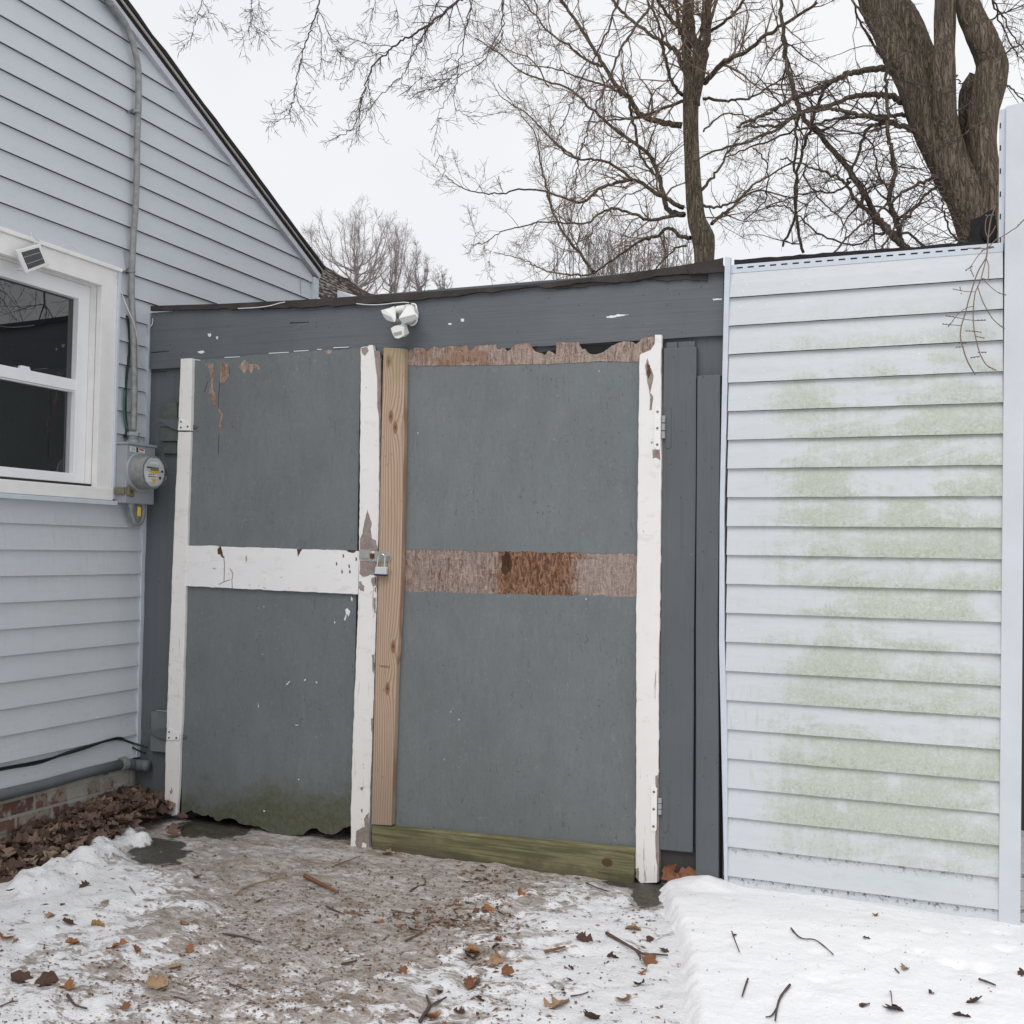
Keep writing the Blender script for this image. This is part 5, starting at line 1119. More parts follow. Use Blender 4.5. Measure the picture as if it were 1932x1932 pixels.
stems = [([(1434, 600), (1412, 400), (1400, 200), (1405, 0), (1410, -300)], 78, 34), ([(1445, 600), (1460, 330), (1440, 180), (1435, 60), (1450, -250)], 60, 24), ([(1440, 600), (1486, 390), (1520, 200), (1530, 0), (1560, -300)], 80, 30), ([(1470, 400), (1480, 250), (1500, 100), (1490, -200)], 26, 14), ([(1520, 180), (1560, 60), (1590, -60)], 22, 14), ([(1370, 200), (1350, 60), (1340, -100)], 24, 14)]
for p, a, b_ in stems: limb(mb, tw, cJ, 1.932, p, a, b_, YM, YM + rg.uniform(-.6, .6), rg, 4, .8, 2, 12, bump=.08)
lm = [([(1510, 470), (1560, 410), (1620, 350), (1750, 290), (1850, 210), (1960, 140), (2150, 20)], 38, 16), ([(1380, 720), (1280, 700), (1150, 660), (1080, 560), (1000, 480), (930, 370), (860, 250), (760, 100), (690, 0), (640, -80)], 40, 15),
      ([(1385, 1190), (1300, 1140), (1220, 1095), (1110, 1028), (1000, 1045), (900, 1080), (850, 1130), (790, 1155), (700, 1125), (600, 1090), (450, 1080), (330, 1108), (200, 1095), (100, 1060), (30, 1000)], 30, 5),
      ([(1385, 1225), (1300, 1200), (1270, 1100), (1245, 1000), (1180, 870), (1050, 780), (930, 680), (820, 580), (720, 500), (500, 430), (330, 300), (200, 220)], 36, 6), ([(1430, 1362), (1370, 1345), (1300, 1300), (1240, 1345), (1150, 1370), (1020, 1460), (880, 1560)], 28, 12),
      ([(1390, 1220), (1290, 1240), (1180, 1255), (1100, 1220), (1000, 1190), (900, 1225), (840, 1270), (700, 1268), (560, 1272), (430, 1300), (330, 1330), (250, 1390), (175, 1395)], 24, 4),
      ([(880, 1560), (800, 1450), (690, 1310), (640, 1180), (600, 1060), (570, 900), (540, 760), (450, 640), (330, 480)], 22, 4), ([(880, 1560), (780, 1568), (690, 1560), (600, 1540), (520, 1505), (430, 1470), (310, 1440)], 14, 4),
      ([(1385, 575), (1300, 610), (1200, 645), (1080, 670), (950, 692), (820, 692)], 22, 7), ([(1385, 540), (1340, 500), (1300, 390), (1270, 250), (1240, 120), (1180, 0)], 24, 12), ([(1385, 380), (1345, 290), (1300, 265), (1200, 200), (1100, 120), (1020, 50), (960, -40)], 30, 15),
      ([(1390, 180), (1330, 130), (1280, 60), (1220, -40)], 28, 16), ([(1500, 560), (1600, 575), (1700, 570), (1800, 540), (1932, 460), (2060, 420)], 20, 8), ([(1545, 1280), (1600, 1230), (1680, 1170), (1780, 1060), (1900, 990), (2050, 900)], 24, 8),
      ([(1500, 1170), (1560, 1185), (1660, 1160), (1800, 1090), (1960, 1120), (2100, 1180)], 18, 7), ([(1080, 560), (1090, 640), (1110, 720), (1130, 850), (1180, 940), (1245, 1010)], 20, 14), ([(1040, 545), (980, 500), (880, 470), (780, 440), (680, 400), (560, 380), (420, 360)], 18, 5), ([(790, 910), (700, 850), (600, 760), (500, 650), (360, 560), (300, 470)], 16, 4), ([(1100, 1025), (960, 930), (860, 912), (770, 905), (680, 840), (620, 780)], 20, 7),
      ([(1480, 1100), (1530, 1040), (1590, 960), (1640, 870), (1700, 800)], 22, 9), ([(1500, 750), (1600, 660), (1720, 655), (1800, 700), (1900, 760)], 12, 5), ([(1540, 180), (1640, 110), (1720, 20), (1760, -80)], 22, 12), ([(930, 370), (860, 360), (760, 280), (640, 200), (540, 90), (470, 0)], 20, 8), ([(620, 500), (520, 340), (380, 280), (260, 150)], 10, 4), ([(1400, 1400), (1330, 1430), (1260, 1500), (1200, 1560)], 14, 6)]
for p, a, b_ in lm: limb(mb, tw, cJ, 1.932, p, a, b_, YM, YM + rg.uniform(-1.6, 1.0), rg, 8.0, .62, 2, 7, (0, 5, 5), (0, 0, .02), .24, 0, .0017)
mb.build("trunk", M['bark'], t1, smooth=True); tw.build("crown", M['twig2'], t1)

# ---- big forked tree at the right
rg = random.Random(23); YB = 9.0
bx0 = atY(cK(1580, 1650), YB)
t2 = empty("forked_tree", Vector((bx0.x, YB, 0)), "massive many-stemmed bare tree leaning behind the tall corner post", "tree")
mb = MB(); tw = MB()
def stem(pts, ws, dY, bump=.11):
    P = [atY(cK(*p), YB + d) for p, d in zip(pts, dY)]; Wd = [pxw(w_, YB + d, 2.273) / 2 for w_, d in zip(ws, dY)]
    if pts[0][1] > 1500: P = [Vector((P[0].x + .02, YB, -.1)), Vector((P[0].x, YB, 1.4))] + P; Wd = [Wd[0] * 1.15, Wd[0] * 1.05] + Wd
    C = catmull(P, 6); RR = [lerp(Wd[min(int(i / 6), len(Wd) - 2)], Wd[min(int(i / 6) + 1, len(Wd) - 1)], (i / 6) % 1) for i in range(len(C))]; RR[-1] = Wd[-1]
    mb.tube(C, RR, 36, bump=bump, bs=10)
stem([(1575, 1750), (1555, 1600), (1520, 1450), (1460, 1280), (1370, 1100), (1280, 930), (1200, 760), (1120, 560), (1030, 380), (940, 200), (850, 0), (760, -250)], [210, 200, 230, 250, 240, 230, 220, 190, 175, 170, 165, 150], [0] * 12)
stem([(1400, 1000), (1340, 820), (1290, 640), (1230, 460), (1150, 260), (1060, 90), (1000, 0), (900, -200)], [90, 140, 150, 150, 160, 165, 160, 150], [.12, .15, .2, .25, .3, .35, .4, .5])
stem([(1480, 1300), (1430, 1120), (1350, 850), (1335, 650), (1335, 450), (1340, 200), (1345, 0), (1350, -300)], [90, 150, 160, 142, 138, 132, 130, 120], [.12, .0, -.10, -.14, -.15, -.1, -.1, 0])
stem([(1630, 1750), (1640, 1550), (1640, 1350), (1625, 1150), (1600, 950), (1600, 750), (1640, 560), (1655, 430), (1610, 300), (1550, 180), (1500, 60), (1470, -100), (1450, -300)], [180, 180, 170, 160, 160, 190, 205, 190, 180, 165, 150, 145, 130], [0, 0, 0, 0, 0, .05, .05, .05, 0, 0, 0, .1, .2])
stem([(1520, 1200), (1500, 950), (1490, 800), (1500, 620), (1560, 520)], [130, 110, 100, 110, 120], [.25, .25, .2, .15, .1])
bl = [([(1010, 480), (940, 462), (860, 466), (760, 480), (680, 502), (600, 540), (520, 582), (420, 625), (330, 662), (230, 715), (150, 760), (60, 800), (-60, 850)], 44, 16, -.8, cK), ([(1050, 685), (980, 650), (900, 638), (820, 635), (740, 645), (640, 680), (560, 710), (400, 742), (300, 800), (200, 870), (100, 920), (0, 955), (-160, 1000), (-350, 1080)], 42, 10, -.9, cK),
      ([(1110, 870), (1040, 845), (960, 815), (860, 790), (780, 772), (660, 745), (560, 735), (420, 745), (330, 790), (250, 830), (120, 850), (0, 850)], 34, 14, -1.2, cK), ([(1075, 772), (1000, 775), (900, 778), (800, 775), (600, 800), (450, 845), (300, 888), (150, 950), (0, 1005), (-150, 1060)], 26, 8, -.5, cK),
      ([(240, -200), (240, 0), (248, 180), (262, 350), (290, 480), (330, 600), (370, 745), (420, 820), (520, 925), (600, 1020), (720, 1180), (800, 1300), (870, 1430), (930, 1500), (1000, 1590), (1090, 1660)], 20, 36, -.3, cK), ([(1060, 1660), (1035, 1600), (1020, 1500), (985, 1400), (975, 1300), (1005, 1150), (985, 1000), (960, 880), (955, 700), (945, 560), (955, 380), (880, 200), (760, 60), (700, -50)], 40, 12, -.5, cK),
      ([(250, 1660), (340, 1450), (345, 1200), (390, 1000), (440, 850), (480, 720), (520, 620), (570, 550)], 14, 22, -.4, cK), ([(390, 1700), (350, 1500), (340, 1300), (340, 1100), (345, 900), (352, 780)], 18, 14, -.6, cK), ([(685, 1225), (720, 1150), (765, 1000), (790, 930), (815, 870), (860, 840), (940, 810)], 16, 18, -.2, cK),
      ([(1090, 1660), (1000, 1600), (900, 1490), (800, 1400), (740, 1340), (700, 1270), (660, 1210), (560, 1165), (450, 1130), (350, 1085), (240, 1060)], 34, 8, -1.0, cK), ([(1210, 1650), (1120, 1590), (1040, 1560), (900, 1570), (800, 1620), (700, 1640), (560, 1600), (430, 1520), (330, 1420), (250, 1385), (150, 1385)], 16, 8, -.7, cK),
      ([(1290, 1180), (1200, 1220), (1080, 1280), (960, 1370), (820, 1480), (700, 1580), (600, 1690)], 22, 10, -.8, cK), ([(1300, 1230), (1220, 1300), (1120, 1420), (1040, 1500), (960, 1600), (900, 1690)], 18, 10, -.6, cK), ([(700, 1230), (600, 1290), (440, 1290), (330, 1320), (150, 1390)], 14, 8, -.6, cK), ([(990, 1330), (900, 1150), (850, 970), (780, 900), (640, 870), (500, 840)], 12, 9, -.6, cK),
      ([(1450, 1650), (1390, 1560), (1340, 1450), (1330, 1350), (1340, 1280)], 12, 8, -.4, cK), ([(0, 1480), (130, 1350), (150, 1200), (130, 1080), (60, 1000)], 8, 8, -.8, cK), ([(700, -60), (760, 120), (820, 230), (900, 350), (960, 460), (1010, 520)], 12, 14, .4, cK), ([(380, 1160), (470, 1290), (560, 1400), (640, 1470), (680, 1560), (640, 1650)], 12, 6, -.7, cK)]
for p, a, b_, dY, c in bl: limb(mb, tw, c, 2.273, p, a * 1.12, b_ * 1.2, YB, YB + dY, rg, 5.2, .55, 2, 7, (0, 4, 5), (0, 0, -.01), .24, .0, .0016)
# thin dead twig arc across the trunks, and fine sprouts by the fork
for p in ([(1230, 985), (1320, 975), (1420, 935), (1500, 880), (1570, 780), (1620, 640), (1680, 450), (1710, 350)], [(1370, 880), (1420, 760), (1500, 700), (1600, 700)], [(1410, 500), (1440, 560), (1500, 545), (1590, 530)]): limb(mb, tw, cK, 2.273, p, 12, 6, YB - .5, YB - .5, rg, 5, .3, 1, 5)
for k in range(28):
    y = rg.uniform(850, 1650); xx = lerp(1140, 1500, (y - 850) / 800); q = atY(cK(xx, y), YB - .1); grow(tw, q, Vector((-.8, rg.uniform(-.8, .4), rg.uniform(-.5, .7))), rg.uniform(.25, .9), .005, 2, rg, .22, (0, 0, .03), (0, 4, 4), .5, (.4, 1.1), .0016)
# twigs seen to the right of the trunks
for p in ([(1620, -60), (1700, 60), (1780, 200), (1873, 330), (1960, 420)], [(1600, 170), (1700, 100), (1800, 60), (1900, 20)], [(1740, 560), (1800, 600), (1850, 650), (1900, 700)], [(1740, 360), (1800, 320), (1873, 290), (1950, 250)], [(1660, 0), (1720, 160), (1800, 330), (1873, 420)]): limb(mb, tw, cK, 2.273, p, 13, 7, YB + .6, YB + .9, rg, 9, .6, 2, 5)
rl = random.Random(5)
for k in range(15):
    st_ = atY(cK(1480, rl.uniform(-290, -90)), YB); e = Vector((rl.uniform(2.0, 5.2), YB + rl.uniform(-1.0, 3.2), rl.uniform(3.2, 7.4)))
    C = catmull([st_, st_.lerp(e, .35) + Vector((0, 0, .5)), st_.lerp(e, .7) + Vector((0, 0, .25)), e], 5); C = [c + Vector((rl.gauss(0, .03), rl.gauss(0, .03), rl.gauss(0, .03))) for c in C]
    mb.tube(C, [lerp(.032, .006, i / (len(C) - 1)) for i in range(len(C))], 6)
    for j in range(20):
        i = rl.randint(4, len(C) - 2); grow(tw, C[i], rotv((C[i + 1] - C[i]).normalized(), rl.uniform(.5, 1.2), rl), rl.uniform(.5, 1.0), .008, 2, rl, .2, (0, 0, .0), (0, 3, 4), .5, (.4, 1.1), .0025)
# limbs reaching out over the yard: bridging boughs lie above the picture
ov = MB(); ovt = MB()
YO = 6.6
src = atY(cK(850, -400), YB)
hub1 = atY(cI(1900, -420), YO); hub2 = atY(cI(900, -380), YO)
ov.tube(catmull([src, src.lerp(hub1, .5) + Vector((0, 0, .35)), hub1, hub1.lerp(hub2, .5) + Vector((0, 0, .15)), hub2], 6), [.09 - .0025 * i for i in range(25)], 8)
oi = [([(1000, -380), (985, -160), (955, 20), (930, 90), (905, 160), (880, 230), (860, 310), (840, 390), (828, 470), (815, 540), (790, 592), (755, 622), (715, 638), (650, 630)], 9, 2.4), ([(940, 80), (958, 180), (968, 260), (965, 330), (945, 390), (925, 470)], 4, 2), ([(955, 60), (1000, 170), (1040, 250), (1090, 310)], 4, 2), ([(830, 480), (860, 560), (915, 650)], 3, 2), ([(790, 590), (830, 660)], 2.4, 1.8),
      ([(400, -380), (360, -100), (345, 0), (325, 70), (310, 120), (300, 180), (275, 210), (250, 235)], 5, 2.2), ([(345, 0), (375, 50), (415, 90), (440, 120), (465, 155)], 3.4, 2), ([(640, -380), (600, -80), (600, 50), (602, 118), (570, 165), (545, 207)], 4.5, 2), ([(602, 118), (635, 150), (655, 165), (676, 182)], 3, 2), ([(650, -200), (636, -20), (635, 60), (640, 90)], 3, 2),
      ([(1850, -380), (1750, -80), (1680, 0), (1600, 65), (1520, 130), (1440, 180), (1380, 215), (1310, 270), (1250, 320), (1205, 400), (1185, 480), (1165, 560), (1150, 620), (1110, 680), (1060, 700), (1010, 722)], 15, 3), ([(1520, 130), (1500, 175), (1460, 240), (1430, 300), (1395, 370), (1330, 440), (1270, 490), (1215, 570), (1165, 650), (1110, 740)], 8, 2.5), ([(1205, 400), (1215, 460), (1225, 530), (1240, 600), (1285, 725)], 4, 2), ([(1310, 270), (1200, 290), (1140, 330), (1110, 410), (1060, 435)], 4, 2), ([(1340, 240), (1220, 230), (1150, 215), (1090, 260), (1015, 268)], 4, 2),
      ([(1700, -300), (1600, -60), (1560, 30), (1520, 110)], 6, 6), ([(1780, -380), (1745, -30), (1720, 100), (1700, 200), (1680, 340), (1620, 420), (1560, 450), (1500, 472), (1405, 515)], 7, 3), ([(1680, 340), (1665, 430), (1655, 540), (1700, 590), (1760, 605), (1930, 580)], 3.5, 2.5), ([(1660, 440), (1600, 540), (1570, 620), (1538, 750)], 3, 2), ([(1905, -300), (1905, 0), (1905, 150), (1870, 230), (1800, 310), (1720, 370), (1650, 410), (1530, 415)], 7, 3), ([(1350, -200), (1345, -20), (1350, 60), (1360, 130)], 3, 2), ([(1500, -300), (1480, -50), (1500, 120), (1510, 340), (1440, 440), (1425, 460)], 3.5, 2), ([(1240, -200), (1245, 0), (1225, 100), (1190, 220)], 3.4, 2)]
for p, a, b_ in oi: limb(ov, ovt, cI, 1.7564, p, a * 1.3, b_ * 1.1, YO, YO + rg.uniform(-.5, .5), rg, 17, .20, 1, 6, (0, 5, 5), (0, 0, -.03), .2, 0, .0015, .12, (.5, .95))
oj = [([(1400, -300), (1220, 0), (1150, 110), (1060, 230), (1010, 330), (980, 425), (940, 500), (900, 580), (860, 680), (830, 770), (805, 860), (785, 950), (770, 1050), (760, 1150), (745, 1250), (738, 1300), (700, 1450), (600, 1600)], 15, 4), ([(1120, -300), (1010, 0), (960, 150), (900, 290), (860, 360), (820, 430), (770, 540), (730, 625), (695, 720), (680, 760), (655, 850)], 12, 5), ([(980, 430), (985, 600), (975, 800), (975, 960)], 6, 4), ([(1250, 0), (1240, 150), (1270, 300), (1300, 420), (1310, 480)], 8, 4),
      ([(190, -300), (180, 0), (160, 100), (130, 220), (60, 330), (0, 420)], 6, 4), ([(360, -200), (358, 50), (355, 120), (300, 260), (200, 340), (0, 430)], 8, 4), ([(530, -100), (550, 80), (570, 280)], 6, 5), ([(400, -100), (410, 120), (430, 280), (450, 350)], 5, 3), ([(820, -200), (780, 30), (700, 200), (640, 330), (600, 420)], 5, 3), ([(1250, 1000), (1150, 1080), (1000, 1160), (860, 1330), (820, 1420)], 8, 5), ([(640, -200), (610, 40), (640, 200), (700, 400), (760, 560)], 6, 3)]
for p, a, b_ in oj: limb(ov, ovt, cJ, 1.932, p, a * 1.25, b_, YO, YO + rg.uniform(-.4, .6), rg, 10, .26, 1, 6, (0, 5, 5), (0, 0, -.03), .2, 0, .0016, .12, (.4, .9))
mb.build("trunk", M['bark2'], t2, smooth=True); tw.build("crown", M['twig'], t2)
ov.build("overhanging_bough", M['twig'], t2); ovt.build("overhanging_twigs", M['twig'], t2)

# ---- far trees
def fartree(base, top, hw, Y, seed, lab, n=34):
    rg = random.Random(seed); b0 = atY(base, Y); x0 = b0.x; o = empty("far_tree", Vector((x0, Y, 0)), lab, "tree", "small bare trees far beyond the shed roof")
    mb = MB(); tw = MB(); zt_ = atY(top, Y).z; zb = b0.z
    pxm = FPX / (Y * .95); Wm = hw / pxm; Hm = zt_ - zb
    fk = zb - Hm * .35
    mb.tube(catmull([Vector((x0, Y, -.1)), Vector((x0 + .1, Y, fk * .5)), Vector((x0, Y, fk))], 4), [.16] * 4 + [.14] * 5, 8)
    for i in range(n):
        a = rg.uniform(0, 6.283); u = math.sqrt(rg.random()); s_ = u * Wm; hh = Hm * (1 - .42 * u * u) * rg.uniform(.75, 1.02)
        e = Vector((x0 + math.cos(a) * s_, Y + math.sin(a) * s_, zb + hh)); st_ = Vector((x0, Y, fk + rg.uniform(0, Hm * .5)))
        mid = st_.lerp(e, .45) + Vector((math.cos(a) * s_ * .18, math.sin(a) * s_ * .18, -Hm * .06))
        C = catmull([st_, mid, e], 5); C = [c + Vector((rg.gauss(0, .035), rg.gauss(0, .035), 0)) for c in C]
        mb.tube(C, [lerp(.030, .005, j / (len(C) - 1)) for j in range(len(C))], 4)
        for k in range(17):
            j = rg.randint(2, len(C) - 1); d = (C[j] - C[j - 1]).normalized(); grow(tw, C[j], rotv(d, rg.uniform(.3, .9), rg), Hm * rg.uniform(.10, .24), .0044, 1, rg, .16, (0, 0, .08), (0, 6), .55, (.35, .85), .0032)
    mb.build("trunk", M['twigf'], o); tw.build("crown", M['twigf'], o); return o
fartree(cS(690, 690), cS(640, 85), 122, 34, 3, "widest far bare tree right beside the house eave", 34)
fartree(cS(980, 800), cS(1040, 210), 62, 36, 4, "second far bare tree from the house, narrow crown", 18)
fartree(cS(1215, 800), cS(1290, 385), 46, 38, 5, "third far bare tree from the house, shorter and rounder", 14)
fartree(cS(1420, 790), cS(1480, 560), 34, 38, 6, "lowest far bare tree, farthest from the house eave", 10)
# ---- shrubs behind the roof
rg = random.Random(31)
for i, (bx_, tx_, ty_, hw, lab) in enumerate([((900, 1600), (930, 1250), 0, 85, "dense upright bare bush just left of the straight-trunked tree's foot"), ((1180, 1600), (1150, 1300), 0, 85, "second twiggy bush, between the dense bush and the straight trunk")]):
    Y = 13; q = atY(cJ(*bx_), Y); o = empty("bare_bush", Vector((q.x, Y, 0)), lab, "bush", "bare bushes behind the shed roof"); tw = MB(); zt_ = atY(cJ(*tx_), Y).z; pxm = FPX / Y
    for k in range(32):
        a = rg.uniform(0, 6.283); s_ = math.sqrt(rg.random()) * hw / pxm * 1.1; e = Vector((q.x + math.cos(a) * s_, Y + math.sin(a) * s_, lerp(q.z, zt_, rg.uniform(.15, .85)))); st_ = Vector((q.x + math.cos(a) * s_ * .3, Y, 0))
        C = catmull([st_, st_.lerp(e, .6), e], 5); C = [c + Vector((rg.gauss(0, .02), rg.gauss(0, .02), 0)) for c in C]; tw.tube(C, [lerp(.016, .005, j / (len(C) - 1)) for j in range(len(C))], 4)
        for m_ in range(10):
            j = rg.randint(6, len(C) - 1); grow(tw, C[j], rotv((C[j] - C[j - 1]).normalized(), rg.uniform(.2, .7), rg), rg.uniform(.2, .5), .0032, 1, rg, .17, (0, 0, .08), (0, 6), .5, (.3, .9), .0024)
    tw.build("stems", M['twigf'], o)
# ---- twigs dangling before the siding
dt = MB(); d_ = .13
for pts, r in (([(700, 20), (672, 90), (655, 180), (645, 280), (635, 380), (610, 430), (580, 480), (552, 550), (530, 620), (505, 700), (490, 760), (472, 820), (455, 880), (450, 960), (475, 1060), (500, 1130), (528, 1180), (555, 1225)], .0034), ([(640, 370), (615, 470), (590, 560), (555, 640), (543, 740), (540, 800), (545, 880), (552, 930), (565, 990), (580, 1050), (600, 1100), (630, 1150), (665, 1175), (705, 1192)], .0028), ([(570, 590), (590, 650), (612, 705), (645, 765), (680, 820), (725, 865), (765, 893)], .0024), ([(620, 330), (590, 360), (560, 400), (520, 460), (485, 482)], .0022), ([(520, 458), (528, 490), (545, 525)], .002), ([(635, 400), (650, 450), (650, 500), (645, 545), (605, 538)], .0022), ([(605, 538), (640, 575), (680, 610), (725, 640), (778, 655)], .002), ([(552, 632), (490, 630), (440, 620), (395, 612)], .0019), ([(450, 615), (446, 596)], .0024), ([(540, 732), (490, 745), (430, 790), (390, 845), (360, 880)], .002), ([(540, 832), (490, 826), (440, 815), (345, 800)], .002), ([(455, 870), (390, 866), (320, 860)], .002), ([(545, 912), (485, 910)], .0022), ([(545, 912), (600, 920)], .0022), ([(560, 950), (622, 962)], .0022), ([(595, 1065), (635, 1065)], .0022), ([(590, 1095), (550, 1100), (520, 1105)], .0022), ([(460, 1000), (495, 1000)], .0024), ([(458, 1026), (415, 1028)], .002), ([(545, 835), (630, 832)], .0021), ([(500, 322), (590, 322), (640, 320), (700, 260), (740, 240), (780, 215), (815, 190), (850, 168), (903, 115)], .0026), ([(645, 240), (628, 190), (632, 120), (650, 85), (690, 82)], .0024), ([(650, 240), (680, 200), (700, 160)], .002), ([(600, 340), (640, 325), (690, 315)], .003)):
    dt.tube(catmull([F_(cP, p, d_) + Vector((0, .01 * math.sin(p[1] * .01), 0)) for p in pts], 4), r * .78, 5)
    e = F_(cP, pts[-1], d_); f_ = F_(cP, pts[-2], d_); u_ = (e - f_).normalized()
    for s_ in (0, .011, .024): dt.tube([e - u_ * (s_ + .007), e - u_ * (s_ + .003), e - u_ * s_ + Vector((0, 0, -.0005))], [.0012, .0030, .0008], 5)
dt.build("dangling_twigs", M['twig2'], None, label="thin budded twigs dangling over the top right of the siding", cat="twigs")

# ================================================================== LEAVES, TWIGS, LITTER
def leafmesh(mb, c, size, rg, curl=.4, aspect=.6, lobes=5, flat=None, up=None, thick=.0):
    """one lobed, curled leaf: midrib line with rows of vertices to each side"""
    n = 12; yaw = rg.uniform(0, 6.283); nrm = (up or Vector((rg.gauss(0, .3), rg.gauss(0, .3), 1))).normalized()
    ax = Vector((math.cos(yaw), math.sin(yaw), 0)); ax = (ax - nrm * ax.dot(nrm)).normalized(); bx_ = nrm.cross(ax)
    k = len(mb.v); cl = curl * rg.uniform(.4, 1.5); tw_ = rg.uniform(-.9, .9); bend = rg.uniform(-.8, 1.2) * curl; lb = rg.uniform(2.2, 3.6); am = rg.uniform(.10, .34); ph = rg.uniform(0, 6)
    torn = rg.random() < .3; tt = rg.uniform(.3, .8); fold = rg.uniform(-.4, .8) * curl
    for i in range(n + 1):
        t = i / n; env = math.sin(math.pi * min(1, t ** .85 * .95 + .04)) ** .75 * aspect * .5
        if i in (0, n): env = .015
        for s_ in (-1, -.5, 0, .5, 1):
            w_ = env * (1 + am * math.sin(t * lb * 6.283 + ph + (1.1 if s_ > 0 else 0))) * rg.uniform(.88, 1.1) if 0 < i < n else env
            if torn and s_ == 1 and abs(t - tt) < .12: w_ *= .35
            lx = (t - .5); ly = s_ * w_; lz = cl * (abs(s_) ** 1.6) * w_ * 1.5 + bend * lx * lx * 1.4 + tw_ * lx * ly * 1.6 + fold * s_ * w_ + rg.gauss(0, .010)
            mb.v.append(c + (ax * lx + bx_ * ly + nrm * lz) * size)
    for i in range(n):
        for j in range(4): mb.face((k + i * 5 + j, k + i * 5 + j + 1, k + (i + 1) * 5 + j + 1, k + (i + 1) * 5 + j))
def surf(px, py, bank=False):
    q = atG((px, py)); 
    for _ in range(6):
        h = bankh(q.x, q.y) if bank else gheight(q.x, q.y)[0]
        v = ray((px, py)); t = (h - CAM.z) / v.z; q = CAM + v * t
    return q
def leaf(crp, x, y, size, mt_, lab, aspect=.6, curl=.5, seed=None, lobes=5, bank=False, cat="leaf", name="fallen_leaf", grp=None, lift=.003):
    p = crp(x, y) if crp else (x, y); q = surf(*p, bank); r_ = random.Random(seed if seed is not None else int(x * 13 + y)); b = MB(); leafmesh(b, q + Vector((0, 0, lift)), size * .80, r_, curl, aspect, lobes)
    return b.build(name, M[mt_], None, smooth=True, label=lab, cat=cat, group=grp)
